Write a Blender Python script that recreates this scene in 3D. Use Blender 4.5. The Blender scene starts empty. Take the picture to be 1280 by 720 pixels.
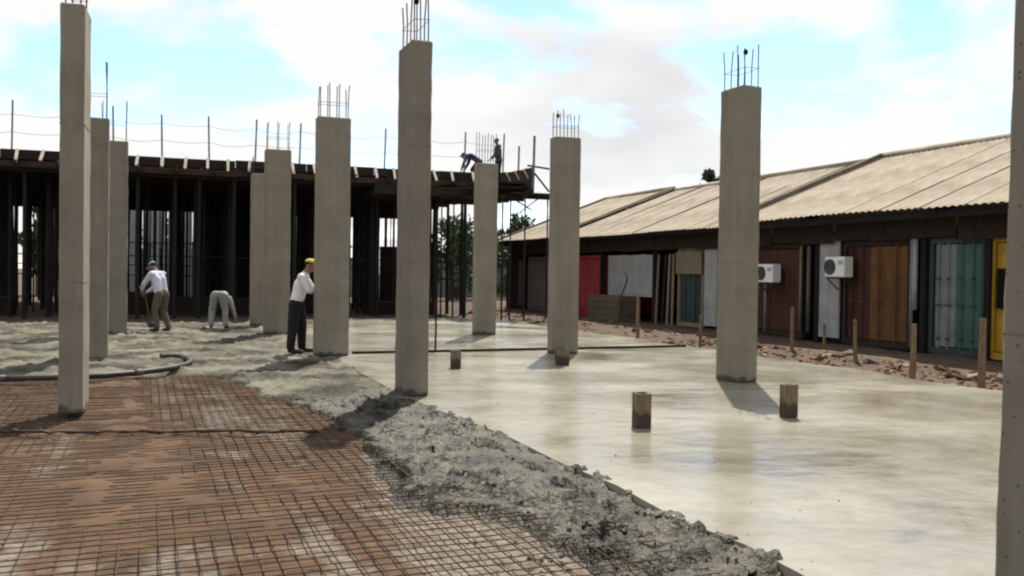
import bpy, bmesh, math, random
import numpy as np
from mathutils import Vector, Matrix, Euler

R = math.radians
random.seed(7)
rng = np.random.default_rng(11)
sc = bpy.context.scene
COL = sc.collection

# ------------------------------------------------------------------ camera
F, CX, CY, PITCH, ROLL, EYE = 1119.3, 640.0, 360.0, 0.01579, 0.01427, 1.55
cam_d = bpy.data.cameras.new('camera')
cam = bpy.data.objects.new('camera', cam_d)
COL.objects.link(cam)
cam_d.sensor_width = 36.0
cam_d.lens = F / 1280.0 * 36.0
cam_d.clip_start = 0.05
cam_d.clip_end = 3000.0
cam.matrix_world = (Matrix.Translation((0, 0, EYE)) @ Matrix.Rotation(math.pi / 2 - PITCH, 4, 'X')
                    @ Matrix.Rotation(ROLL, 4, 'Z'))
sc.camera = cam

# ------------------------------------------------------------------ world: broken cloud over a clear sky
SUN_EL, SUN_AZ = 55.0, 9.0          # azimuth measured clockwise from +Y
w = bpy.data.worlds.new('World')
sc.world = w
w.use_nodes = True
nt = w.node_tree
nt.nodes.clear()
N = nt.nodes.new
L = nt.links.new
out = N('ShaderNodeOutputWorld')
sky = N('ShaderNodeTexSky')
sky.sky_type = 'NISHITA'
sky.sun_disc = False
sky.sun_elevation = R(SUN_EL)
sky.sun_rotation = R(SUN_AZ)
sky.air_density = 1.0
sky.dust_density = 0.2
sky.ozone_density = 3.0
bg_sky = N('ShaderNodeBackground')
bg_sky.inputs['Strength'].default_value = 0.14
L(sky.outputs[0], bg_sky.inputs['Color'])
tc = N('ShaderNodeTexCoord')
sep = N('ShaderNodeSeparateXYZ')
L(tc.outputs['Generated'], sep.inputs[0])
zz = N('ShaderNodeMath'); zz.operation = 'MAXIMUM'; zz.inputs[1].default_value = 0.0
L(sep.outputs['Z'], zz.inputs[0])
za = N('ShaderNodeMath'); za.operation = 'ADD'; za.inputs[1].default_value = 0.30
L(zz.outputs[0], za.inputs[0])
dv = N('ShaderNodeVectorMath'); dv.operation = 'DIVIDE'
cmb = N('ShaderNodeCombineXYZ')
L(za.outputs[0], cmb.inputs[0]); L(za.outputs[0], cmb.inputs[1])
cmb.inputs[2].default_value = 1.0
L(tc.outputs['Generated'], dv.inputs[0]); L(cmb.outputs[0], dv.inputs[1])
SKY_OFF = (18.207, -12.139, 2.557)
mp = N('ShaderNodeMapping')
mp.inputs['Location'].default_value = SKY_OFF
L(dv.outputs[0], mp.inputs['Vector'])
n1 = N('ShaderNodeTexNoise')
n1.inputs['Scale'].default_value = 2.3
n1.inputs['Detail'].default_value = 5.0
n1.inputs['Roughness'].default_value = 0.52
n1.inputs['Distortion'].default_value = 0.25
L(mp.outputs[0], n1.inputs['Vector'])
cr = N('ShaderNodeValToRGB')
cr.color_ramp.elements[0].position = 0.375; cr.color_ramp.elements[0].color = (0, 0, 0, 1)
cr.color_ramp.elements[1].position = 0.465; cr.color_ramp.elements[1].color = (1, 1, 1, 1)
L(n1.outputs['Fac'], cr.inputs[0])
n2 = N('ShaderNodeTexNoise')
n2.inputs['Scale'].default_value = 1.1
n2.inputs['Detail'].default_value = 4.0
mp2 = N('ShaderNodeMapping')
mp2.inputs['Location'].default_value = (-9.331, -11.604, -2.188)
L(dv.outputs[0], mp2.inputs['Vector']); L(mp2.outputs[0], n2.inputs['Vector'])
cr2 = N('ShaderNodeValToRGB')
cr2.color_ramp.elements[0].position = 0.57; cr2.color_ramp.elements[0].color = (0.645, 0.645, 0.64, 1)
cr2.color_ramp.elements[1].position = 0.76; cr2.color_ramp.elements[1].color = (0.48, 0.49, 0.51, 1)
L(n2.outputs['Fac'], cr2.inputs[0])
bg_cl = N('ShaderNodeBackground')
bg_cl.inputs['Strength'].default_value = 1.0
L(cr2.outputs[0], bg_cl.inputs['Color'])
mixw = N('ShaderNodeMixShader')
L(cr.outputs[0], mixw.inputs[0]); L(bg_sky.outputs[0], mixw.inputs[1]); L(bg_cl.outputs[0], mixw.inputs[2])
L(mixw.outputs[0], out.inputs['Surface'])

# ------------------------------------------------------------------ sun
sun_d = bpy.data.lights.new('sun', 'SUN')
sun_d.energy = 5.0
sun_d.angle = R(0.6)
sun_d.color = (1.0, 0.945, 0.835)
sun = bpy.data.objects.new('sun', sun_d)
COL.objects.link(sun)
sdir = Vector((math.sin(R(SUN_AZ)) * math.cos(R(SUN_EL)), math.cos(R(SUN_AZ)) * math.cos(R(SUN_EL)), math.sin(R(SUN_EL))))
sun.rotation_euler = sdir.to_track_quat('Z', 'Y').to_euler()
sun.location = sdir * 60

sc.view_settings.view_transform = 'Standard'
sc.view_settings.look = 'None'
sc.view_settings.exposure = 0.62
sc.view_settings.gamma = 1.0
sc.view_settings.use_curve_mapping = False
sc.render.engine = 'CYCLES'
sc.cycles.filter_width = 2.2
sc.cycles.max_bounces = 6

# ------------------------------------------------------------------ site frame
TH = 0.38861
CT, ST = math.cos(TH), math.sin(TH)


def site(v, u, z=0.0):
    """site grid (v across, u away) -> world"""
    return Vector((v * CT - u * ST, v * ST + u * CT, z))


def horizon(px):
    return CY - F * math.tan(PITCH) + (px - CX) * math.tan(ROLL)


def at(px, py, z=0.0):
    """the spot on the level z that the photograph shows at px, py"""
    a, b = px - CX, py - CY
    c, s = math.cos(ROLL), math.sin(ROLL)
    a, b = a * c + b * s, -a * s + b * c
    d = Vector((a / F, math.cos(PITCH) - b / F * math.sin(PITCH) * 1.0, -math.sin(PITCH) - b / F * math.cos(PITCH)))
    t = (z - EYE) / d.z
    return Vector((d.x * t, d.y * t, z))


def height_at(px, py, D):
    return EYE + (horizon(px) - py) / F * D


def wx(px, D):
    return (px - CX) / F * D


# ------------------------------------------------------------------ noise
_perm = rng.random((256, 256))


def vnoise(x, y, sx=0):
    x = np.asarray(x, float) + sx * 17.3
    y = np.asarray(y, float) + sx * 9.1
    xi = np.floor(x).astype(int); yi = np.floor(y).astype(int)
    fx = x - xi; fy = y - yi
    fx = fx * fx * (3 - 2 * fx); fy = fy * fy * (3 - 2 * fy)
    p = lambda a, b: _perm[a % 256, b % 256]
    return (p(xi, yi) * (1 - fx) + p(xi + 1, yi) * fx) * (1 - fy) + (p(xi, yi + 1) * (1 - fx) + p(xi + 1, yi + 1) * fx) * fy


def fbm(x, y, oct=4, seed=0, gain=0.5):
    t = 0; a = 1; n = 0
    for k in range(oct):
        t = t + a * vnoise(x * 2 ** k, y * 2 ** k, seed + k * 3)
        n += a; a *= gain
    return t / n


# ------------------------------------------------------------------ materials
M = {}


def mat(name, c1, c2=None, rough=0.85, scale=3.0, detail=6.0, bump=0.25, bscale=None, bdist=0.01, metal=0.0,
        stretch=(1, 1, 1), spec=0.35, lo=0.35, hi=0.65, rot=0.0):
    m = bpy.data.materials.new(name)
    m.use_nodes = True
    t = m.node_tree
    b = t.nodes['Principled BSDF']
    b.inputs['Roughness'].default_value = rough
    b.inputs['Metallic'].default_value = metal
    b.inputs['Specular IOR Level'].default_value = spec
    c2 = c2 or tuple(x * 0.7 for x in c1)
    co = t.nodes.new('ShaderNodeTexCoord')
    mp = t.nodes.new('ShaderNodeMapping')
    mp.inputs['Scale'].default_value = stretch
    mp.inputs['Rotation'].default_value = (0, 0, rot)
    t.links.new(co.outputs['Object'], mp.inputs['Vector'])
    n = t.nodes.new('ShaderNodeTexNoise')
    n.inputs['Scale'].default_value = scale
    n.inputs['Detail'].default_value = detail
    n.inputs['Roughness'].default_value = 0.6
    t.links.new(mp.outputs[0], n.inputs['Vector'])
    r = t.nodes.new('ShaderNodeValToRGB')
    r.color_ramp.elements[0].position = lo; r.color_ramp.elements[0].color = (*c2, 1)
    r.color_ramp.elements[1].position = hi; r.color_ramp.elements[1].color = (*c1, 1)
    t.links.new(n.outputs['Fac'], r.inputs[0])
    t.links.new(r.outputs[0], b.inputs['Base Color'])
    if bump:
        n2 = t.nodes.new('ShaderNodeTexNoise')
        n2.inputs['Scale'].default_value = bscale or scale * 6
        n2.inputs['Detail'].default_value = 4.0
        t.links.new(mp.outputs[0], n2.inputs['Vector'])
        bp = t.nodes.new('ShaderNodeBump')
        bp.inputs['Strength'].default_value = bump
        bp.inputs['Distance'].default_value = bdist
        t.links.new(n2.outputs['Fac'], bp.inputs['Height'])
        t.links.new(bp.outputs[0], b.inputs['Normal'])
    M[name] = m
    return m


mat('concrete', (0.212, 0.187, 0.143), (0.162, 0.141, 0.105), rough=0.9, scale=2.2, bump=0.35, bscale=22, stretch=(1, 1, 0.55), lo=0.3, hi=0.7)
mat('dark_concrete', (0.16, 0.14, 0.11), (0.1, 0.09, 0.07), rough=0.9)
mat('rebar', (0.055, 0.042, 0.038), (0.03, 0.026, 0.026), rough=0.7, scale=30, bump=0.3)
mat('mesh_rust', (0.075, 0.046, 0.029), (0.036, 0.022, 0.015), rough=0.85, scale=9, bump=0.3)
mat('black_plastic', (0.008, 0.008, 0.009), (0.005, 0.005, 0.005), rough=0.9, spec=0.1)
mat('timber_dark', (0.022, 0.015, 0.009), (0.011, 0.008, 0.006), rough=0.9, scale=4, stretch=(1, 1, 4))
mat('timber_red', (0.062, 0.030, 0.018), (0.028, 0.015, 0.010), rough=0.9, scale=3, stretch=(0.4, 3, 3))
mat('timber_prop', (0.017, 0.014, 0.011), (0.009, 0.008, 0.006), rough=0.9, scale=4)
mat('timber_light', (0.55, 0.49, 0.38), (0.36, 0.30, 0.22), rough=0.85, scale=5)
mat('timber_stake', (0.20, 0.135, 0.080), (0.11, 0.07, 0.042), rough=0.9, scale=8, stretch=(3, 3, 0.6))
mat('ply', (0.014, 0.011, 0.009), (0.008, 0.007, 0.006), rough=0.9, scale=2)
mat('steel_grey', (0.16, 0.17, 0.19), (0.09, 0.09, 0.10), rough=0.6, metal=0.3)
mat('wire', (0.22, 0.24, 0.28), (0.15, 0.16, 0.18), rough=0.6)
mat('roof_fc', (0.345, 0.290, 0.222), (0.215, 0.176, 0.130), rough=0.95, scale=1.1, detail=9, bump=0.3, lo=0.36, hi=0.62)
mat('roof_cap', (0.16, 0.125, 0.09), (0.10, 0.078, 0.058), rough=0.95)
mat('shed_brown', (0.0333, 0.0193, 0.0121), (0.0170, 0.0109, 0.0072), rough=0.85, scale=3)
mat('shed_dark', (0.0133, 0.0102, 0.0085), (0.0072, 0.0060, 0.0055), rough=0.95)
mat('paint_white', (0.3508, 0.3447, 0.3326), (0.2540, 0.2480, 0.2419), rough=0.6, scale=2.5)
mat('paint_pale', (0.2056, 0.2177, 0.2117), (0.1331, 0.1512, 0.1452), rough=0.6, scale=3)
mat('paint_green', (0.0514, 0.1210, 0.0877), (0.0333, 0.0816, 0.0605), rough=0.55, scale=3)
mat('paint_dkgreen', (0.0272, 0.0514, 0.0435), (0.0181, 0.0333, 0.0302), rough=0.6, scale=3)
mat('paint_yellow', (0.4200, 0.2436, 0.0151), (0.3024, 0.1680, 0.0126), rough=0.55, scale=3)
mat('paint_orange', (0.150, 0.060, 0.012), (0.085, 0.036, 0.008), rough=0.7, scale=3, stretch=(1, 1, 0.4))
mat('paint_rust', (0.070, 0.022, 0.010), (0.036, 0.013, 0.007), rough=0.75, scale=3, stretch=(1, 1, 0.4))
mat('paint_red', (0.33, 0.035, 0.036), (0.23, 0.024, 0.026), rough=0.55, scale=3)
mat('paint_pink', (0.1693, 0.1300, 0.1210), (0.1210, 0.0937, 0.0877), rough=0.7, scale=3)
mat('paint_grey', (0.1149, 0.1089, 0.0998), (0.0726, 0.0696, 0.0635), rough=0.7, scale=3)
mat('paint_cream', (0.1996, 0.1633, 0.0998), (0.1512, 0.1210, 0.0726), rough=0.7, scale=3)
mat('crate_tan', (0.1210, 0.0937, 0.0605), (0.0847, 0.0635, 0.0423), rough=0.9, scale=4)
mat('ac_white', (0.78, 0.77, 0.74), (0.68, 0.67, 0.64), rough=0.5, scale=2, bump=0)
mat('ac_grille', (0.06, 0.065, 0.07), (0.04, 0.045, 0.05), rough=0.5, bump=0)
mat('brick', (0.19, 0.095, 0.060), (0.10, 0.050, 0.032), rough=0.95, scale=5)
mat('brick_pale', (0.30, 0.21, 0.15), (0.16, 0.11, 0.078), rough=0.95, scale=5)
mat('wall_grey', (0.25, 0.27, 0.27), (0.17, 0.19, 0.19), rough=0.8, scale=1.2)
mat('bark', (0.07, 0.052, 0.038), (0.04, 0.03, 0.022), rough=0.95, scale=6)
mat('leaf_a', (0.060, 0.098, 0.030), (0.032, 0.058, 0.018), rough=0.6, scale=1.3, bump=0)
mat('leaf_b', (0.045, 0.070, 0.028), (0.026, 0.042, 0.018), rough=0.6, scale=1.3, bump=0)
mat('hose', (0.045, 0.041, 0.034), (0.012, 0.011, 0.010), rough=0.55, scale=5)
mat('hose_band', (0.09, 0.085, 0.075), (0.04, 0.04, 0.035), rough=0.6, scale=5)
mat('skin', (0.24, 0.135, 0.088), (0.19, 0.105, 0.068), rough=0.55, scale=8, bump=0.05)
mat('hair', (0.015, 0.012, 0.010), (0.010, 0.008, 0.007), rough=0.7, scale=40)
mat('shirt_white', (0.74, 0.70, 0.70), (0.62, 0.58, 0.58), rough=0.9, scale=5, bump=0.5, bscale=14, bdist=0.02)
mat('shirt_lilac', (0.60, 0.58, 0.70), (0.48, 0.46, 0.58), rough=0.9, scale=5, bump=0.5, bscale=14, bdist=0.02)
mat('shirt_grey', (0.32, 0.31, 0.28), (0.24, 0.23, 0.21), rough=0.9, scale=5, bump=0.5, bscale=14, bdist=0.02)
mat('shirt_navy', (0.022, 0.026, 0.06), (0.014, 0.017, 0.035), rough=0.9, scale=5)
mat('shirt_olive', (0.075, 0.068, 0.05), (0.05, 0.045, 0.034), rough=0.9, scale=5)
mat('trouser_black', (0.014, 0.012, 0.013), (0.009, 0.008, 0.009), rough=0.9, scale=5, bump=0.5, bscale=14, bdist=0.02)
mat('trouser_khaki', (0.12, 0.10, 0.07), (0.08, 0.066, 0.048), rough=0.9, scale=5, bump=0.5, bscale=14, bdist=0.02)
mat('trouser_grey', (0.26, 0.25, 0.225), (0.19, 0.18, 0.165), rough=0.9, scale=5, bump=0.5, bscale=14, bdist=0.02)
mat('trouser_dark', (0.02, 0.02, 0.024), (0.012, 0.012, 0.014), rough=0.9, scale=5)
mat('boot', (0.03, 0.025, 0.02), (0.02, 0.016, 0.013), rough=0.8, scale=9)
mat('cap_yellow', (0.52, 0.44, 0.07), (0.38, 0.31, 0.05), rough=0.8, scale=9)
mat('cap_blue', (0.24, 0.26, 0.42), (0.17, 0.19, 0.32), rough=0.8, scale=9)
mat('cap_navy', (0.02, 0.024, 0.07), (0.015, 0.018, 0.05), rough=0.8, scale=9)
mat('earth', (0.105, 0.074, 0.048), (0.062, 0.044, 0.029), rough=1.0, scale=0.7, bump=0.6, bscale=9, bdist=0.04)
mat('dirt_bank', (0.105, 0.066, 0.041), (0.050, 0.032, 0.021), rough=1.0, scale=1.6, bump=0.6, bscale=12, bdist=0.03)


def subbase_material():
    """brown soil drifted over a paler blinding layer: the low places show the blinding"""
    m = mat('subbase', (0.100, 0.055, 0.027), (0.054, 0.030, 0.016), rough=1.0, scale=2.2, detail=8, bump=0.6, bscale=30, bdist=0.02)
    t = m.node_tree
    b = t.nodes['Principled BSDF']
    src = b.inputs['Base Color'].links[0].from_socket
    n = t.nodes.new
    co = n('ShaderNodeTexCoord')
    sp = n('ShaderNodeSeparateXYZ'); t.links.new(co.outputs['Object'], sp.inputs[0])
    nz = n('ShaderNodeTexNoise'); nz.inputs['Scale'].default_value = 7; nz.inputs['Detail'].default_value = 6
    t.links.new(co.outputs['Object'], nz.inputs['Vector'])
    md = n('ShaderNodeMath'); md.operation = 'MULTIPLY_ADD'; md.inputs[1].default_value = 0.035
    t.links.new(nz.outputs['Fac'], md.inputs[0]); t.links.new(sp.outputs['Z'], md.inputs[2])
    mr = n('ShaderNodeMapRange'); mr.inputs[1].default_value = -0.066; mr.inputs[2].default_value = -0.046
    t.links.new(md.outputs[0], mr.inputs[0])
    nb = n('ShaderNodeTexNoise'); nb.inputs['Scale'].default_value = 11; nb.inputs['Detail'].default_value = 5
    t.links.new(co.outputs['Object'], nb.inputs['Vector'])
    rb = n('ShaderNodeValToRGB')
    rb.color_ramp.elements[0].position = .35; rb.color_ramp.elements[0].color = (0.112, 0.085, 0.064, 1)
    rb.color_ramp.elements[1].position = .65; rb.color_ramp.elements[1].color = (0.200, 0.168, 0.134, 1)
    t.links.new(nb.outputs['Fac'], rb.inputs[0])
    mx = n('ShaderNodeMix'); mx.data_type = 'RGBA'
    t.links.new(mr.outputs[0], mx.inputs[0]); t.links.new(rb.outputs[0], mx.inputs[6]); t.links.new(src, mx.inputs[7])
    t.links.new(mx.outputs[2], b.inputs['Base Color'])


subbase_material()


def slab_material():
    m = bpy.data.materials.new('wet_slab')
    m.use_nodes = True
    t = m.node_tree
    b = t.nodes['Principled BSDF']
    n = t.nodes.new
    l = t.links.new
    co = n('ShaderNodeTexCoord')
    mp = n('ShaderNodeMapping')
    mp.inputs['Rotation'].default_value = (0, 0, -TH)
    mp.inputs['Scale'].default_value = (0.75, 1.0, 1)
    l(co.outputs['Object'], mp.inputs[0])
    a = n('ShaderNodeTexNoise'); a.inputs['Scale'].default_value = 0.55; a.inputs['Detail'].default_value = 7; a.inputs['Roughness'].default_value = 0.66
    a.inputs['Distortion'].default_value = 0.4
    l(mp.outputs[0], a.inputs['Vector'])
    r = n('ShaderNodeValToRGB')
    e = r.color_ramp.elements
    e[0].position = 0.32; e[0].color = (0.142, 0.126, 0.096, 1)
    e[1].position = 0.60; e[1].color = (0.262, 0.244, 0.192, 1)
    x = e.new(0.43); x.color = (0.222, 0.202, 0.154, 1)
    l(a.outputs['Fac'], r.inputs[0])
    f = n('ShaderNodeTexNoise'); f.inputs['Scale'].default_value = 14; f.inputs['Detail'].default_value = 6
    l(mp.outputs[0], f.inputs['Vector'])
    mx = n('ShaderNodeMix'); mx.data_type = 'RGBA'; mx.blend_type = 'OVERLAY'
    mx.inputs[0].default_value = 0.25
    l(r.outputs[0], mx.inputs[6]); l(f.outputs['Color'], mx.inputs[7])
    bw = n('ShaderNodeRGBToBW'); l(f.outputs['Color'], bw.inputs[0])
    l(bw.outputs[0], mx.inputs[7])
    l(mx.outputs[2], b.inputs['Base Color'])
    rr = n('ShaderNodeMapRange')
    rr.inputs[1].default_value = 0.35; rr.inputs[2].default_value = 0.65
    rr.inputs[3].default_value = 0.12; rr.inputs[4].default_value = 0.30
    l(a.outputs['Fac'], rr.inputs[0])
    l(rr.outputs[0], b.inputs['Roughness'])
    b.inputs['Specular IOR Level'].default_value = 0.5
    c = n('ShaderNodeTexNoise'); c.inputs['Scale'].default_value = 3.2; c.inputs['Detail'].default_value = 8
    l(mp.outputs[0], c.inputs['Vector'])
    wv = n('ShaderNodeTexWave'); wv.wave_type = 'BANDS'; wv.bands_direction = 'Y'
    wv.inputs['Scale'].default_value = 1.1; wv.inputs['Distortion'].default_value = 9.0; wv.inputs['Detail'].default_value = 3.0; wv.inputs['Detail Scale'].default_value = 0.8
    l(mp.outputs[0], wv.inputs['Vector'])
    hh = n('ShaderNodeMath'); hh.operation = 'MULTIPLY_ADD'; hh.inputs[1].default_value = 0.07
    l(wv.outputs['Fac'], hh.inputs[0]); l(c.outputs['Fac'], hh.inputs[2])
    gr_ = n('ShaderNodeTexNoise'); gr_.inputs['Scale'].default_value = 45; gr_.inputs['Detail'].default_value = 3
    l(mp.outputs[0], gr_.inputs['Vector'])
    h2 = n('ShaderNodeMath'); h2.operation = 'MULTIPLY_ADD'; h2.inputs[1].default_value = 0.10
    l(gr_.outputs['Fac'], h2.inputs[0]); l(hh.outputs[0], h2.inputs[2])
    bp = n('ShaderNodeBump'); bp.inputs['Strength'].default_value = 0.35; bp.inputs['Distance'].default_value = 0.03
    l(h2.outputs[0], bp.inputs['Height'])
    l(bp.outputs[0], b.inputs['Normal'])
    M['wet_slab'] = m


slab_material()


def wet_foot(name):
    m = M[name]
    t = m.node_tree
    b = t.nodes['Principled BSDF']
    src = b.inputs['Base Color'].links[0].from_socket
    n = t.nodes.new
    co = n('ShaderNodeTexCoord')
    sp = n('ShaderNodeSeparateXYZ'); t.links.new(co.outputs['Object'], sp.inputs[0])
    nz = n('ShaderNodeTexNoise'); nz.inputs['Scale'].default_value = 6; nz.inputs['Detail'].default_value = 5
    t.links.new(co.outputs['Object'], nz.inputs['Vector'])
    md = n('ShaderNodeMath'); md.operation = 'MULTIPLY_ADD'; md.inputs[1].default_value = 0.22
    t.links.new(nz.outputs['Fac'], md.inputs[0]); t.links.new(sp.outputs['Z'], md.inputs[2])
    mr = n('ShaderNodeMapRange'); mr.inputs[1].default_value = 0.15; mr.inputs[2].default_value = 0.20
    mr.inputs[3].default_value = 0.35; mr.inputs[4].default_value = 1.0
    t.links.new(md.outputs[0], mr.inputs[0])
    mx = n('ShaderNodeMix'); mx.data_type = 'RGBA'; mx.blend_type = 'MULTIPLY'; mx.inputs[0].default_value = 1.0
    t.links.new(src, mx.inputs[6]); t.links.new(mr.outputs[0], mx.inputs[7])
    t.links.new(mx.outputs[2], b.inputs['Base Color'])


def cast_marks(name):
    """formwork board marks, run stains and blow holes of cast concrete"""
    m = M[name]
    t = m.node_tree
    b = t.nodes['Principled BSDF']
    src = b.inputs['Base Color'].links[0].from_socket
    n = t.nodes.new; l = t.links.new
    co = n('ShaderNodeTexCoord')
    oi = n('ShaderNodeObjectInfo')
    ad = n('ShaderNodeVectorMath'); ad.operation = 'ADD'
    l(co.outputs['Object'], ad.inputs[0]); l(oi.outputs['Location'], ad.inputs[1])
    mp1 = n('ShaderNodeMapping'); mp1.inputs['Scale'].default_value = (7, 7, 0.35); l(ad.outputs[0], mp1.inputs[0])
    a = n('ShaderNodeTexNoise'); a.inputs['Scale'].default_value = 1.6; a.inputs['Detail'].default_value = 6; l(mp1.outputs[0], a.inputs['Vector'])
    ra = n('ShaderNodeMapRange'); ra.inputs[1].default_value = .3; ra.inputs[2].default_value = .7; ra.inputs[3].default_value = .91; ra.inputs[4].default_value = 1.07
    l(a.outputs['Fac'], ra.inputs[0])
    mp2_ = n('ShaderNodeMapping'); mp2_.inputs['Scale'].default_value = (.3, .3, 2.4); l(ad.outputs[0], mp2_.inputs[0])
    c = n('ShaderNodeTexNoise'); c.inputs['Scale'].default_value = 1.3; c.inputs['Detail'].default_value = 3; l(mp2_.outputs[0], c.inputs['Vector'])
    rc = n('ShaderNodeMapRange'); rc.inputs[1].default_value = .35; rc.inputs[2].default_value = .65; rc.inputs[3].default_value = .94; rc.inputs[4].default_value = 1.05
    l(c.outputs['Fac'], rc.inputs[0])
    ro = n('ShaderNodeMapRange'); ro.inputs[3].default_value = .86; ro.inputs[4].default_value = 1.16
    l(oi.outputs['Random'], ro.inputs[0])
    m0 = n('ShaderNodeMath'); m0.operation = 'MULTIPLY'; l(ra.outputs[0], m0.inputs[0]); l(ro.outputs[0], m0.inputs[1])
    mm = n('ShaderNodeMath'); mm.operation = 'MULTIPLY'; l(m0.outputs[0], mm.inputs[0]); l(rc.outputs[0], mm.inputs[1])
    v = n('ShaderNodeTexVoronoi'); v.inputs['Scale'].default_value = 19; l(ad.outputs[0], v.inputs['Vector'])
    rv = n('ShaderNodeMapRange'); rv.inputs[1].default_value = .10; rv.inputs[2].default_value = .17; rv.inputs[3].default_value = .45; rv.inputs[4].default_value = 1
    l(v.outputs['Distance'], rv.inputs[0])
    m2 = n('ShaderNodeMath'); m2.operation = 'MULTIPLY'; l(mm.outputs[0], m2.inputs[0]); l(rv.outputs[0], m2.inputs[1])
    mx = n('ShaderNodeMix'); mx.data_type = 'RGBA'; mx.blend_type = 'MULTIPLY'; mx.inputs[0].default_value = 1.0
    l(src, mx.inputs[6]); l(m2.outputs[0], mx.inputs[7])
    l(mx.outputs[2], b.inputs['Base Color'])


cast_marks('concrete')
wet_foot('concrete')          # cement splashed and soaked at the bottom
mat('wet_rough', (0.080, 0.071, 0.048), (0.009, 0.007, 0.004), rough=0.55, scale=2.6, detail=12, bump=0.9, bscale=30, bdist=0.03, lo=0.40, hi=0.66, spec=0.2)
mat('pale_rough', (0.150, 0.140, 0.105), (0.026, 0.023, 0.015), rough=0.75, scale=1.1, detail=11, bump=0.9, bscale=14, bdist=0.04, lo=0.40, hi=0.62, spec=0.12)


def stub_material():
    m = mat('stub_wood', (0.19, 0.135, 0.090), (0.115, 0.080, 0.053), rough=0.9, scale=7, stretch=(2, 2, 0.6))
    t = m.node_tree
    b = t.nodes['Principled BSDF']
    src = b.inputs['Base Color'].links[0].from_socket
    co = t.nodes.new('ShaderNodeTexCoord')
    sp = t.nodes.new('ShaderNodeSeparateXYZ'); t.links.new(co.outputs['Object'], sp.inputs[0])
    nz = t.nodes.new('ShaderNodeTexNoise'); nz.inputs['Scale'].default_value = 14; t.links.new(co.outputs['Object'], nz.inputs['Vector'])
    md = t.nodes.new('ShaderNodeMath'); md.operation = 'MULTIPLY_ADD'; md.inputs[1].default_value = 0.16; t.links.new(nz.outputs['Fac'], md.inputs[0]); t.links.new(sp.outputs['Z'], md.inputs[2])
    rp = t.nodes.new('ShaderNodeValToRGB')
    rp.color_ramp.elements[0].position = 0.225; rp.color_ramp.elements[0].color = (0, 0, 0, 1)
    rp.color_ramp.elements[1].position = 0.26; rp.color_ramp.elements[1].color = (1, 1, 1, 1)
    t.links.new(md.outputs[0], rp.inputs[0])
    mx = t.nodes.new('ShaderNodeMix'); mx.data_type = 'RGBA'
    mx.inputs[6].default_value = (0.055, 0.036, 0.024, 1)     # soaked foot
    t.links.new(rp.outputs[0], mx.inputs[0]); t.links.new(src, mx.inputs[7])
    t.links.new(mx.outputs[2], b.inputs['Base Color'])


stub_material()


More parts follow.
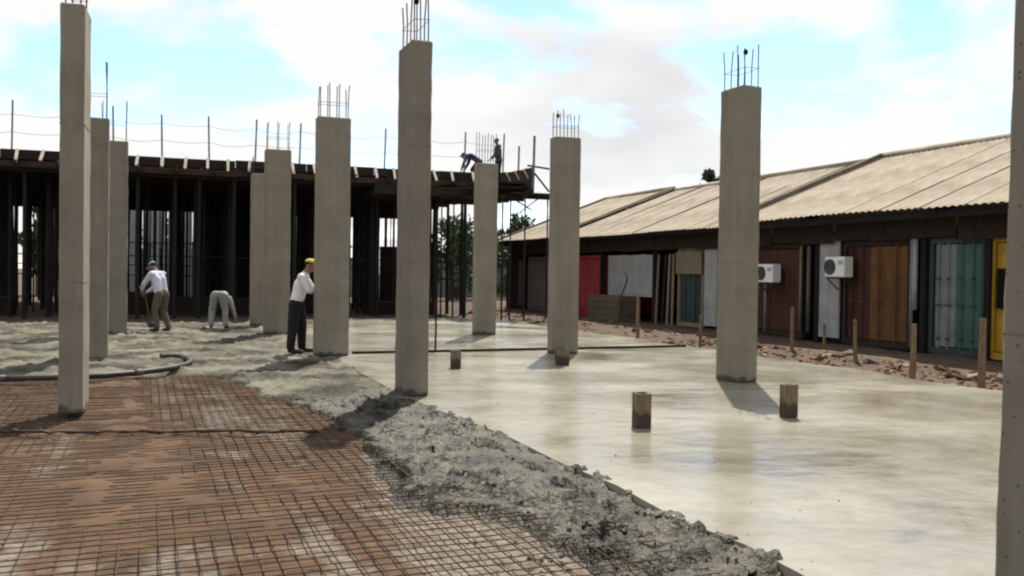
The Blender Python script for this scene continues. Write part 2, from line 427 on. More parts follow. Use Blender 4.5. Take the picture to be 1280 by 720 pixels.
# ------------------------------------------------------------------ mesh helpers
class MB:
    def __init__(self):
        self.v = []; self.f = []; self.m = []

    def add(self, vs, fs, mi=0):
        o = len(self.v)
        self.v += [tuple(p) for p in vs]
        self.f += [tuple(i + o for i in q) for q in fs]
        self.m += [mi] * len(fs)
        return self

    def box(self, c, s, rot=None, mi=0, taper=1.0):
        hx, hy, hz = s[0] / 2, s[1] / 2, s[2] / 2
        P = []
        for z, k in ((-hz, 1.0), (hz, taper)):
            for x, y in ((-hx, -hy), (hx, -hy), (hx, hy), (-hx, hy)):
                p = Vector((x * k, y * k, z))
                if rot is not None:
                    p.rotate(rot)
                P.append(p + Vector(c))
        return self.add(P, [(0, 3, 2, 1), (4, 5, 6, 7), (0, 1, 5, 4), (1, 2, 6, 5), (2, 3, 7, 6), (3, 0, 4, 7)], mi)

    def bar(self, a, b, w, d=None, mi=0):
        """square timber from a to b"""
        a = Vector(a); b = Vector(b); d = d or w
        q = (b - a).to_track_quat('Z', 'Y')
        return self.box((a + b) / 2, (w, d, (b - a).length), q.to_euler(), mi)

    def tube(self, pts, r, n=6, mi=0, caps=True):
        pts = [Vector(p) for p in pts]
        rs = r if isinstance(r, (list, tuple)) else [r] * len(pts)
        V = []; Fc = []
        up0 = None
        for i, p in enumerate(pts):
            d = (pts[min(i + 1, len(pts) - 1)] - pts[max(i - 1, 0)]).normalized()
            if up0 is None:
                up0 = d.orthogonal().normalized()
            up0 = (up0 - d * up0.dot(d)).normalized()
            s = d.cross(up0)
            for k in range(n):
                a = 2 * math.pi * k / n
                V.append(p + (up0 * math.cos(a) + s * math.sin(a)) * rs[i])
        for i in range(len(pts) - 1):
            for k in range(n):
                k2 = (k + 1) % n
                Fc.append((i * n + k, i * n + k2, (i + 1) * n + k2, (i + 1) * n + k))
        if caps:
            Fc.append(tuple(range(n - 1, -1, -1)))
            Fc.append(tuple((len(pts) - 1) * n + k for k in range(n)))
        return self.add(V, Fc, mi)

    def ell(self, c, r, rot=None, n=10, m=7, mi=0):
        V = []; Fc = []
        c = Vector(c)
        for i in range(m + 1):
            ph = math.pi * i / m
            for k in range(n):
                a = 2 * math.pi * k / n
                p = Vector((r[0] * math.sin(ph) * math.cos(a), r[1] * math.sin(ph) * math.sin(a), r[2] * math.cos(ph)))
                if i == 0 or i == m:
                    p = Vector((1e-4 * math.cos(a), 1e-4 * math.sin(a), r[2] * math.cos(ph)))
                if rot is not None:
                    p.rotate(rot)
                V.append(p + c)
        for i in range(m):
            for k in range(n):
                k2 = (k + 1) % n
                Fc.append((i * n + k, (i + 1) * n + k, (i + 1) * n + k2, i * n + k2))
        Fc.append(tuple(range(n))); Fc.append(tuple(m * n + k for k in range(n - 1, -1, -1)))
        return self.add(V, Fc, mi)

    def mesh(self, name, mats, smooth=False):
        me = bpy.data.meshes.new(name)
        me.from_pydata(self.v, [], self.f)
        for x in (mats if isinstance(mats, (list, tuple)) else [mats]):
            me.materials.append(M[x])
        if any(self.m):
            me.polygons.foreach_set('material_index', self.m)
        if smooth:
            me.polygons.foreach_set('use_smooth', [True] * len(me.polygons))
        me.update()
        return me

    def build(self, name, mats, parent=None, smooth=False):
        return link(name, self.mesh(name, mats, smooth), parent)


def link(name, me, parent=None, loc=None, rz=None):
    o = bpy.data.objects.new(name, me)
    COL.objects.link(o)
    if parent:
        o.parent = parent
    if loc is not None:
        o.location = loc
    if rz is not None:
        o.rotation_euler = (0, 0, rz)
    return o


def tag(o, label, cat, group=None):
    o['label'] = label; o['category'] = cat
    if group:
        o['group'] = group
    return o


def thing(name, label, cat, loc=(0, 0, 0), rz=0.0, group=None):
    o = link(name, None, None, loc, rz)
    o.empty_display_size = 0.2
    return tag(o, label, cat, group)


def bevel_box(name, mat_, size, bev=0.012, cuts=0, jit=0.0, seed=0, parent=None):
    """box standing on z=0, bevelled, with slight unevenness along its height"""
    bm = bmesh.new()
    bmesh.ops.create_cube(bm, size=1.0)
    for v in bm.verts:
        v.co = Vector((v.co.x * size[0], v.co.y * size[1], (v.co.z + 0.5) * size[2]))
    if cuts:
        es = [e for e in bm.edges if abs(e.verts[0].co.z - e.verts[1].co.z) > 1e-4]
        bmesh.ops.subdivide_edges(bm, edges=es, cuts=cuts, use_grid_fill=True)
    rr = random.Random(seed)
    es = [e for e in bm.edges if len(e.link_faces) == 2 and e.calc_face_angle(0) > 0.5]
    bmesh.ops.bevel(bm, geom=es, offset=bev, segments=1, affect='EDGES')
    if jit:
        for v in bm.verts:
            if v.co.z > 0.02:
                v.co += Vector((rr.uniform(-jit, jit), rr.uniform(-jit, jit), rr.uniform(-jit, jit)))
    me = bpy.data.meshes.new(name)
    bm.to_mesh(me); bm.free()
    me.materials.append(M[mat_])
    return link(name, me, parent)


def poly_dist(P, poly):
    """distance of points to the polygon's outline, positive inside"""
    P = np.asarray(P, float); Q = np.asarray(poly, float)
    d = np.full(len(P), 1e9); ins = np.zeros(len(P), bool)
    for i in range(len(Q)):
        a = Q[i]; b = Q[(i + 1) % len(Q)]
        ab = b - a
        t = np.clip(((P - a) @ ab) / max(ab @ ab, 1e-9), 0, 1)
        d = np.minimum(d, np.hypot(*(P - a - t[:, None] * ab).T))
        c = ((a[1] > P[:, 1]) != (b[1] > P[:, 1]))
        xx = (b[0] - a[0]) * (P[:, 1] - a[1]) / (b[1] - a[1] + 1e-12) + a[0]
        ins ^= c & (P[:, 0] < xx)
    return np.where(ins, d, -d)


def sstep(x, a, b):
    t = np.clip((x - a) / (b - a), 0, 1)
    return t * t * (3 - 2 * t)


# ================================================================== SETTING
# ground to the horizon
me = bpy.data.meshes.new('ground')
S = 900.0
me.from_pydata([(-S, -S, -0.16), (S, -S, -0.16), (S, S, -0.16), (-S, S, -0.16)], [], [(0, 1, 2, 3)])
me.materials.append(M['earth'])
g = link('ground', me); g['kind'] = 'structure'


def grid_sheet(name, mat_, x0, x1, y0, y1, step, zfun, keep=None, smooth=True):
    xs = np.arange(x0, x1 + step / 2, step); ys = np.arange(y0, y1 + step / 2, step)
    X, Y = np.meshgrid(xs, ys)
    Z = zfun(X.ravel(), Y.ravel())
    nx, ny = len(xs), len(ys)
    idx = np.arange(nx * ny).reshape(ny, nx)
    q = np.stack([idx[:-1, :-1], idx[:-1, 1:], idx[1:, 1:], idx[1:, :-1]], -1).reshape(-1, 4)
    V = np.stack([X.ravel(), Y.ravel(), Z], -1)
    if keep is not None:
        k = keep(X.ravel(), Y.ravel())
        q = q[k[q].any(1)]
        used = np.unique(q)
        re = np.full(len(V), -1); re[used] = np.arange(len(used))
        V = V[used]; q = re[q]
    me = bpy.data.meshes.new(name)
    me.from_pydata(V.tolist(), [], q.tolist())
    me.materials.append(M[mat_])
    me.polygons.foreach_set('use_smooth', [smooth] * len(me.polygons))
    me.update()
    return me


# soil under the reinforcement, gently uneven
def zsoil(x, y):
    v = x * CT + y * ST; u = -x * ST + y * CT
    strip = fbm(v * 1.9, u * 0.30, 3, 15)
    return (-0.088 + 0.036 * sstep(u, 4.6, 6.8) + 0.085 * (strip - 0.5) + 0.055 * (fbm(x * 3, y * 3, 4, 5) - 0.5)
            + 0.024 * (fbm(x * 14, y * 14, 2, 25) - 0.5))



# smooth slab: inner edge (towards the reinforcement) in photograph points, then site lines
edge_px = [(1500, 1020), (1180, 810), (1010, 722), (930, 680), (850, 650), (770, 606), (700, 578), (640, 548), (590, 528), (545, 512),
           (490, 487), (440, 460), (418, 446)]
slab = [tuple(at(*p).xy) for p in edge_px]
slab += [tuple(site(2.85, 17.6).xy), tuple(site(3.1, 22.5).xy), tuple(site(2.8, 26.0).xy), tuple(site(3.0, 29.5).xy)]
far = [tuple(site(v, 29.5 + 0.25 * math.sin(v * 2.1)).xy) for v in np.arange(3.6, 11.2, 0.7)]
right = [tuple(site(11.2 + 0.10 * math.sin(u * 1.7) + random.uniform(-.06, .06), u).xy) for u in np.arange(29.5, -3, -0.8)]
slab_poly = slab + far + right + [tuple(site(4.0, -3.0).xy)]
bm = bmesh.new()
vs = [bm.verts.new((x, y, 0.0)) for x, y in slab_poly]
f_ = bm.faces.new(vs)
if f_.normal.z < 0:
    f_.normal_flip()
ex = bmesh.ops.extrude_face_region(bm, geom=[f_])
for v in ex['geom']:
    if isinstance(v, bmesh.types.BMVert):
        v.co.z = -0.14
bmesh.ops.recalc_face_normals(bm, faces=bm.faces)
bmesh.ops.triangulate(bm, faces=bm.faces)
me = bpy.data.meshes.new('concrete_slab')
bm.to_mesh(me); bm.free()
me.materials.append(M['wet_slab'])
o = link('concrete_slab', me); o['kind'] = 'structure'

# freshly tipped, still lumpy concrete along the working edge and at the back left
rough_px = edge_px[:-1] + [(432, 452), (440, 440), (428, 425), (372, 412), (330, 404), (200, 402), (0, 403), (-180, 403), (-180, 474), (0, 468), (120, 468),
            (240, 463), (300, 478), (345, 496), (390, 515), (425, 545), (418, 566), (440, 600), (480, 628), (560, 636), (620, 652), (690, 690),
            (760, 745), (830, 830), (1100, 1020)]
rough = np.array([tuple(at(*p).xy) for p in rough_px])
slabA = np.array(slab_poly)


def zrough(x, y):
    P = np.stack([x, y], -1)
    wob = 0.42 * (fbm(x * 2.3, y * 2.3, 3, 21) - 0.5) + 0.30 * (fbm(x * 7, y * 7, 3, 4) - 0.5)
    dr = poly_dist(P, rough) + wob - 0.24 * sstep(y, 10, 7)                     # into the lumpy zone
    ds = poly_dist(P, slabA)
    near = sstep(y, 12.5, 10.0)
    dr = np.maximum(dr, ds + 0.35)
    thick = sstep(dr, -0.15, 0.34)
    lump = np.abs(fbm(x * 6.0, y * 6.0, 4, 2, 0.6) - 0.5) * 2
    big = fbm(x * 1.6, y * 1.6, 3, 9)
    fine = fbm(x * 22, y * 22, 2, 31)
    clod = fbm(x * 8.5 + 0.6 * big, y * 8.5, 4, 41, 0.62)
    ridge = 1 - np.abs(2 * fbm(x * 3.4, y * 3.4, 4, 57, 0.6) - 1)
    h = 0.060 * (1 - lump) + 0.10 * (big - 0.5) + 0.034 * (fine - 0.5) + 0.11 * (ridge - 0.80) + 0.16 * np.maximum(clod - 0.52, 0) - 0.16 * np.maximum(0.44 - clod, 0)
    h = (h - 0.034 - 0.012 * near) * (1.0 + 0.35 * near)
    z = -0.125 + thick * (0.105 + h)
    z = np.where(dr > 0.12, np.maximum(z, zsoil(x, y) + 0.025 + 0.02 * fine), z)
    fade = sstep(ds + 0.25 * (fbm(x * 4, y * 4, 3, 77) - 0.5), -0.02, 0.14)               # sinks under the trowelled slab
    return z * (1 - fade) + (-0.06) * fade


def zsub(x, y):
    P = np.stack([x, y], -1)
    d = np.maximum(poly_dist(P, rough), poly_dist(P, slabA))
    return zsoil(x, y) - 0.10 * sstep(d, 0.12, 0.45)


me = grid_sheet('subbase', 'subbase', -9.5, 4.6, 1.5, 15.5, 0.06, zsub)
o = link('subbase', me); o['kind'] = 'structure'
keepf = lambda m: (lambda x, y: (poly_dist(np.stack([x, y], -1), rough) > -0.35))
me = grid_sheet('wet_concrete', 'wet_rough', -4.2, 4.6, 2.6, 11.0, 0.03, zrough, keepf(0))
o = link('wet_concrete', me); o['kind'] = 'stuff'
tag(o, 'lumpy wet grey concrete heaped along the edge of the smooth slab', 'concrete')
me = grid_sheet('wet_concrete', 'pale_rough', -19.0, -0.2, 11.0, 27.5, 0.075, zrough, keepf(0))
o = link('wet_concrete', me); o['kind'] = 'stuff'
tag(o, 'pale lumpy concrete spread around the workers in front of the deck', 'concrete')

# stones and crumbs of mortar thrown out around the working edge
def crumbs(n, seed, size, zoff, name, label, mats_, area):
    r_ = random.Random(seed)
    m = MB()
    base_dirs = [(1, 0, 0), (-1, 0, 0), (0, 1, 0), (0, -1, 0), (0, 0, 1), (0, 0, -1)]
    tri = [(0, 2, 4), (2, 1, 4), (1, 3, 4), (3, 0, 4), (2, 0, 5), (1, 2, 5), (3, 1, 5), (0, 3, 5)]
    pts_ = []
    for k in range(n):
        pts_.append(area(r_))
    A = np.array(pts_)
    Z = zoff(A[:, 0], A[:, 1])
    for (x, y), z in zip(pts_, Z):
        q = size * r_.uniform(.35, 1.0) ** 1.6
        e = Euler((r_.uniform(0, 6), r_.uniform(0, 6), r_.uniform(0, 6)))
        P = []
        for d in base_dirs:
            p = Vector(d) * q * r_.uniform(.6, 1.2); p.rotate(e); p.z *= .7
            P.append(Vector((x, y, z + q * .3)) + p)
        m.add(P, tri, r_.randrange(len(mats_)))
    o_ = m.build(name, mats_)
    o_['kind'] = 'stuff'
    tag(o_, label, 'gravel')


def along_edge(lo, hi):
    def f(r_):
        k = r_.uniform(0, len(edge_px) - 2.001)
        i = int(k)
        p = at(*edge_px[i]).lerp(at(*edge_px[i + 1]), k - i)
        d = r_.uniform(lo, hi)
        return (p.x - d * .80, p.y - d * .60)
    return f


crumbs(500, 4, 0.020, lambda x, y: np.maximum(zrough(x, y), -0.06), 'aggregate', 'stones and mortar crumbs lying in the lumpy wet concrete', ['pale_rough'], along_edge(0.05, 1.5))
crumbs(200, 8, 0.040, lambda x, y: np.maximum(zrough(x, y), -0.05) - 0.008, 'aggregate', 'clods of wet concrete lying along the rough edge of the slab', ['wet_rough'], along_edge(-0.06, 1.25))
crumbs(60, 5, 0.012, lambda x, y: 0 * x, 'aggregate', 'few mortar crumbs scattered on the smooth slab near its rough edge', ['wet_rough', 'pale_rough'], along_edge(-1.6, -0.1))

# bank of dirt between slab and shed
def zbank(x, y):
    v = x * CT + y * ST
    return -0.15 + 0.12 * sstep(v, 11.0, 13.0) + 0.10 * (fbm(x * 1.1, y * 1.1, 4, 8) - 0.3) * sstep(v, 11.15, 12)
me = grid_sheet('dirt_bank', 'dirt_bank', -18, 14.5, 4, 48, 0.22, zbank, lambda x, y: (np.abs(x * CT + y * ST - 16.0) < 5.05))
o = link('dirt_bank', me); o['kind'] = 'structure'


# ================================================================== COLUMNS
def column(label, px_front, py_base, py_top, a, b, nbars, blen, side='v', blocks=0, seed=0, pos=None, bars=None, dark=False, height=None, corner=None):
    """a: width across the site grid, b: depth along it"""
    p = pos or at(px_front, py_base)
    c = Vector((p.x - ST * b * 0.42, p.y + CT * b * 0.42, 0.0))
    H = height or height_at(px_front, py_top, p.y + 0.1)
    t = thing('concrete_column', label, 'column', (c.x, c.y, 0), TH, 'bare concrete columns on the slab')
    bevel_box('shaft', 'concrete', (a, b, H), 0.016, 22, 0.0040, seed, t)
    for zq in (H * .36, H * .70):
        zq += random.Random(seed + int(zq * 10)).uniform(-.25, .25)
        MB().box((0, 0, zq), (a + .005, b + .005, .010)).build('formwork_seam', 'concrete', t)
    rr = random.Random(seed + 50)
    spots = []
    k = nbars // 2
    for i in range(k):
        f = -0.5 + (i / (k - 1) if k > 1 else 0.5)
        for s in (-1, 1):
            spots.append((f * (a - 0.09), s * (b / 2 - 0.045)) if a >= b else (s * (a / 2 - 0.045), f * (b - 0.09)))
    for (x, y) in spots[:nbars]:
        l = blen * rr.uniform(0.86, 1.06)
        m = MB().tube([(x, y, H - 0.05), (x + rr.uniform(-.006, .006), y + rr.uniform(-.006, .006), H + l * .5),
                       (x + rr.uniform(-.02, .02), y + rr.uniform(-.02, .02), H + l)], 0.0085, 6)
        m.build('rebar', 'rebar', t)
    m = MB()
    z = H + blen * 0.42
    xx, yy = a / 2 - 0.035, b / 2 - 0.035
    m.tube([(-xx, -yy, z), (xx, -yy, z + .01), (xx, yy, z), (-xx, yy, z - .01), (-xx, -yy, z)], 0.004, 5)
    m.build('stirrup', 'rebar', t)
    if blocks:
        sx, sy = spots[0]
        m = MB().ell((sx + 0.02, sy, H + blen * 0.78), (0.035, 0.035, 0.045), n=8, m=6)
        m.build('bar_cap', 'black_plastic', t, True)
    return t, H


G1 = [
    ('narrow concrete column standing in the rebar mesh beside the dark cable', 90, 517, 10, .235, .60, 4, 0.42, 0),
    ('concrete column at the edge of the lumpy concrete, its two faces showing, tall bars on top', 521, 495, 55, .27, .62, 8, 0.62, 1),
    ('tall concrete column on the wet slab with its shadow reaching a brown stub', 932, 478, 110, .34, .56, 8, 0.62, 1),
    ('concrete column just behind the narrow column in the rebar mesh, two tall dark bars on top', 110, 450, 148, .60, .30, 4, 0.95, 0),
    ('wide concrete column that the white shirted worker is leaning against', 415, 445, 148, .60, .30, 8, 0.62, 0),
    ('wide concrete column on the slab with a brown stub right at its foot', 706, 442, 173, .56, .26, 8, 0.52, 1),
    ('concrete column left of the stooping worker in lilac, two bars on top', 141, 418, 177, .60, .30, 4, 0.95, 0),
    ('concrete column between the crouching worker and the white shirted worker', 346, 418, 188, .60, .30, 6, 0.70, 0),
    ('concrete column below the two men on the deck', 607, 418, 205, .55, .30, 8, 0.80, 0),
]
cols = []
for i, (lab, px, pb, pt, a, b, nb, bl, bk) in enumerate(G1):
    cols.append(column(lab, px, pb, pt, a, b, nb, bl, blocks=bk, seed=i + 3))
cols[0][0].rotation_euler = (0, 0, TH - R(3.0))
cols.append(column('shaded concrete column almost hidden behind another, at the edge of the deck shadow', 327, 408, 218, .60, .30, 4, 0.5, seed=31))
# close column at the right border of the view
nc = column('close concrete column rising past the top of the view beside the yellow container', 1290, 800, 0, .30, .30, 4, 0.5, seed=40,
       pos=Vector((wx(1357, 3.6), 3.6, 0)), height=4.25)[0]
nc.rotation_euler = (0, R(1.0), TH)

# ================================================================== REINFORCEMENT MESH
rm = thing('rebar_mesh', 'rusty steel reinforcement mesh laid out over the brown soil', 'rebar mesh', (0, 0, 0), TH)
rr = random.Random(3)
for k in range(66):
    v = -3.9 + k * 0.102 + rr.uniform(-.006, .006)
    u0, u1 = 1.6, 14.4
    pts = [(v + rr.uniform(-.005, .005), u0 + (u1 - u0) * t / 12, -0.046 + rr.uniform(-.007, .007)) for t in range(13)]
    MB().tube(pts, 0.0052, 5).build('long_bar', 'mesh_rust', rm)
for k in range(116):
    u = 1.7 + k * 0.108 + rr.uniform(-.006, .006)
    v0, v1 = -4.0, 2.85
    pts = [(v0 + (v1 - v0) * t / 8, u + rr.uniform(-.005, .005), -0.0355 + rr.uniform(-.006, .006)) for t in range(9)]
    MB().tube(pts, 0.0034, 5).build('cross_bar', 'mesh_rust', rm)

# dark cable with ties lying across the mesh
pa, pb = at(-40, 541, -0.02), at(398, 540, -0.02)
pts = []
for t in range(40):
    q = pa.lerp(pb, t / 39)
    pts.append((q.x, q.y + 0.02 * math.sin(t * .5) + rr.uniform(-.012, .012), -0.014 + rr.uniform(-.006, .012)))
cable = thing('cable', 'dark lumpy cable lying straight across the rebar mesh', 'cable')
MB().tube(pts, [0.014 + rr.uniform(-.005, .007) for _ in pts], 7).build('sheath', 'mesh_rust', cable, True)
for t in range(2, 38, 3):
    q = Vector(pts[t])
    MB().ell(q, (0.026, 0.026, 0.022), n=7, m=5).build('wire_tie', 'rebar', cable, True)

# concrete pump hose
hp = [(-120, 480), (0, 477), (60, 476), (130, 473), (190, 467), (225, 461), (238, 455), (228, 449), (205, 448)]
pts = [at(*p) for p in hp]


def spline(P, n):
    res = []
    P = [Vector(p) for p in P]
    for i in range(len(P) - 1):
        p0, p1, p2, p3 = P[max(i - 1, 0)], P[i], P[i + 1], P[min(i + 2, len(P) - 1)]
        for k in range(n):
            t = k / n
            res.append(0.5 * ((2 * p1) + (p2 - p0) * t + (2 * p0 - 5 * p1 + 4 * p2 - p3) * t * t + (3 * p1 - p0 - 3 * p2 + p3) * t ** 3))
    res.append(P[-1])
    return res


pts = [Vector((p.x, p.y, 0.042)) for p in pts]
hs = spline(pts, 6)
hose = thing('pump_hose', 'thick concrete pump hose curling at its end on the wet concrete', 'hose')
MB().tube(hs, 0.043, 12).build('tube', 'hose', hose, True)
for i in (6, 22, 40):
    d = (hs[i + 1] - hs[i]).normalized()
    MB().tube([hs[i] - d * .07, hs[i] + d * .07], 0.050, 12).build('coupling', 'hose_band', hose, True)
MB().tube([hs[-2], hs[-1] + (hs[-1] - hs[-2]).normalized() * .06], 0.049, 12).build('nozzle', 'hose_band', hose, True)

# screed guide across the slab, from column row to the bank
sr = thing('screed_rail', 'thin dark screed rail lying across the wet slab', 'rail')
vv = np.linspace(3.6, 11.0, 6)
for k in range(5):
    a0 = site(vv[k] + .01, 16.72 + rr.uniform(-.04, .04), 0.024); b0 = site(vv[k + 1] - .01, 16.72 + rr.uniform(-.04, .04), 0.024)
    MB().bar(a0, b0, 0.05, 0.045).build('rail_length', 'timber_dark', sr)

# thin stick standing in the slab
p = at(544, 440)
tag(MB().tube([(p.x, p.y, -.05), (p.x + .01, p.y, .5), (p.x - .02, p.y + .02, 1.0)], [0.022, 0.02, 0.017], 6).build('stick', 'timber_dark'),
    'thin dark stick upright in the wet slab behind the column with two faces showing', 'stick')


# brown box stubs
def stub(px, py, pt, w_, label, rz=0.0):
    p = at(px, py)
    H = height_at(px, pt, p.y)
    t = thing('form_stub', label, 'stub', (p.x, p.y + w_ / 2, 0), rz, 'brown form stubs in the slab')
    th = 0.022
    r_ = random.Random(px)
    for s in (-1, 1):
        MB().box((0, s * (w_ / 2 - th / 2), H / 2 + r_.uniform(-.008, .008)), (w_, th, H)).build('side_board', 'stub_wood', t)
        MB().box((s * (w_ / 2 - th / 2), 0, H / 2 + r_.uniform(-.012, .004)), (th, w_ - 2 * th - .004, H)).build('side_board', 'stub_wood', t)
    MB().box((0, 0, H / 2 - .03), (w_ - 2 * th - .008, w_ - 2 * th - .008, H - .06)).build('filling', 'concrete', t)
    return t


stub(803, 536, 492, 0.150, 'larger brown box stub standing alone in the middle of the wet slab', 0.25)
stub(988, 523, 482, 0.140, 'brown box stub at the tip of a column shadow on the slab', 0.35)
stub(569, 461, 438, 0.155, 'small far brown box stub on the slab near the thin stick', 0.2)
stub(703, 457, 436, 0.19, 'dark brown box stub right at the foot of a column', 0.3)

# ================================================================== FORMWORK DECK
DZ = 5.30
dA = Vector((-16.4 * 1.25 + 4.1 * .25, 28.7 * 1.25 - 32.8 * .25, 0))      # beyond the left border
dA = Vector((-21.0, 27.2, 0))
dB = Vector((-0.30, 34.0, 0))
_dir = (dB - dA).normalized()
DTH = math.atan2(_dir.y, _dir.x)
DL = (dB - dA).length
deck = thing('formwork_deck', 'dark timber formwork deck on a forest of props with pale slanting struts along its edge', 'deck', (dA.x, dA.y, 0), DTH)
# local frame: x along the edge, y away from the camera
DEPTH = 20.0
m = MB()
npl = 18
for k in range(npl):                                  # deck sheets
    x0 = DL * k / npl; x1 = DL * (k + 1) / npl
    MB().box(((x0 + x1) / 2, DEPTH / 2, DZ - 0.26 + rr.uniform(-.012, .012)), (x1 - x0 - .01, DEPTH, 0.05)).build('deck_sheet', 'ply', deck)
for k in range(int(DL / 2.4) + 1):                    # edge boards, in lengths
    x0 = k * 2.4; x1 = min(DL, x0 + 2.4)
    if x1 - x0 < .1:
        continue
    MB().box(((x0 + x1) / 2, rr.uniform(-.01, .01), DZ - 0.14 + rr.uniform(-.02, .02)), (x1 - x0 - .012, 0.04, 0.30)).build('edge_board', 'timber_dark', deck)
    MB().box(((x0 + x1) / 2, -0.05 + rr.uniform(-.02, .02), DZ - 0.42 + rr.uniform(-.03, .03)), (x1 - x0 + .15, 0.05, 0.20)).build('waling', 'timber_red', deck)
for k in range(int(DL / 0.72)):                       # pale slanting struts
    x = 0.25 + k * 0.72 + rr.uniform(-.06, .06)
    a0 = Vector((x + rr.uniform(-.04, .04), -0.04, DZ + 0.03)); b0 = Vector((x, -0.42, DZ - 0.37 + rr.uniform(-.03, .03)))
    MB().bar(a0, b0, 0.085, 0.05).build('strut', 'timber_light', deck)
for k in range(int(DL / 1.2)):                        # bearers under the deck sheets
    x = 0.5 + k * 1.2
    MB().box((x, DEPTH / 2 - .25, DZ - 0.385), (0.09, DEPTH + .3, 0.19)).build('bearer', 'timber_dark', deck)
for k in range(12):
    y = 0.3 + k * 1.75
    MB().box((DL / 2, y, DZ - 0.56), (DL, 0.10, 0.15)).build('beam', 'timber_dark', deck)
# raised end panel at the right, reaching out towards the camera
e0 = Vector((DL - 0.25, 0.1, 0)); e1 = Vector((DL + 0.35, -2.2, 0))
for k in range(4):
    p0 = e0.lerp(e1, k / 4); p1 = e0.lerp(e1, (k + 1) / 4)
    z = DZ - 0.42
    MB().bar((p0.x, p0.y, z), (p1.x, p1.y, z), 0.05, 0.92 + rr.uniform(-.06, .06)).build('end_panel', 'timber_red', deck)
    if k < 3:
        MB().bar((p1.x - .02, p1.y, DZ + .04), (p1.x + .12, p1.y - .35, DZ - .40), .085, .05).build('strut', 'timber_light', deck)
MB().box((DL - 0.75, -0.95, DZ - .50), (1.7, 2.3, 0.06)).build('end_platform', 'ply', deck)
MB().box((DL + 0.6, -1.6, DZ - 0.86), (2.0, 0.9, 0.06)).build('scaffold_board', 'timber_dark', deck)
MB().box((DL + 0.3, -1.5, DZ - 0.95), (2.4, 0.12, 0.12)).build('scaffold_board', 'timber_dark', deck)
for (a0, b0, t_) in (((DL + .38, -2.2, DZ - .15), (DL + 1.05, -1.9, DZ - .75), .05), ((DL + .38, -1.4, DZ + .22), (DL + 1.2, -1.5, DZ + .12), .06),
                     ((DL - .6, -1.9, DZ - .9), (DL + .4, -1.9, DZ - 1.45), .04), ((DL + .9, -1.5, DZ - .9), (DL + .1, -1.5, DZ - 1.5), .035)):
    MB().bar(a0, b0, t_).build('brace', 'timber_prop', deck)

for k in range(6):
    MB().box((DL - 2.3, -.15 + k * .5, DZ - .80 + rr.uniform(-.05, .05)), (5.4, .12, .34)).build('beam', 'timber_dark', deck)
for k in range(14):
    x = DL - 3.2 + rr.uniform(0, 4.6); y = rr.uniform(-2.1, .4); z = DZ - rr.uniform(.62, 1.05)
    a_ = rr.uniform(-.5, .5); l_ = rr.uniform(.5, 1.1)
    MB().bar((x - l_ * math.cos(a_), y - l_ * math.sin(a_), z), (x + l_ * math.cos(a_), y + l_ * math.sin(a_), z + rr.uniform(-.1, .1)), .12, .10).build('loose_board', 'timber_dark', deck)

# guard rail on the deck edge
gr = thing('guard_rail', 'row of thin posts with two slack wires along the deck edge', 'guard rail', (dA.x, dA.y, DZ - .02), DTH)
posts = []
n_post = 15
for k in range(n_post):
    x = 0.6 + k * (DL - 0.7) / (n_post - 1)
    hgt = 1.55 + rr.uniform(-.08, .12)
    lean = rr.uniform(-.05, .05)
    posts.append((x, lean, hgt))
    MB().tube([(x, 0.08, -.2), (x + lean, 0.08 + rr.uniform(-.03, .03), hgt)], 0.030, 6).build('post', 'steel_grey', gr)
posts.append((DL + .33, 0, 1.2))
MB().tube([(DL + .33, -2.2, -.7), (DL + .36, -2.2, 1.2)], 0.045, 6).build('post', 'steel_grey', gr)
MB().tube([(DL + .1, -1.2, -.2), (DL + .12, -1.2, .95)], 0.035, 6).build('post', 'steel_grey', gr)
for zf in (0.62, 1.18):
    for k in range(n_post - 1):
        x0, l0, h0 = posts[k]; x1, l1, h1 = posts[k + 1]
        sag = rr.uniform(0.03, 0.12)
        pts = [(x0 + (x1 - x0) * t / 6 + l0 * .6, 0.08, zf - sag * math.sin(math.pi * t / 6)) for t in range(7)]
        MB().tube(pts, 0.0075, 4).build('wire', 'wire', gr)

# props under the deck
prop_src = {}
mats_prop = ['timber_prop', 'timber_prop', 'timber_dark']


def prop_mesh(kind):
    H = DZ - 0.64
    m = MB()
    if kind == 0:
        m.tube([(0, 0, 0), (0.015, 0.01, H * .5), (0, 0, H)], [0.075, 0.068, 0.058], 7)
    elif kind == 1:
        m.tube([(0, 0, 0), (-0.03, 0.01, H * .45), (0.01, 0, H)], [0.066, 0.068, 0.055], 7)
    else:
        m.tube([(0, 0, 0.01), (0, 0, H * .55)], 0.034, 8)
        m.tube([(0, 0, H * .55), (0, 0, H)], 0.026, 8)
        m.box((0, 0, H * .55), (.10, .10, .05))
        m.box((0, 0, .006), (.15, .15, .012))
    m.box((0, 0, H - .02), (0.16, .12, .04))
    return m.mesh('prop', mats_prop[kind])


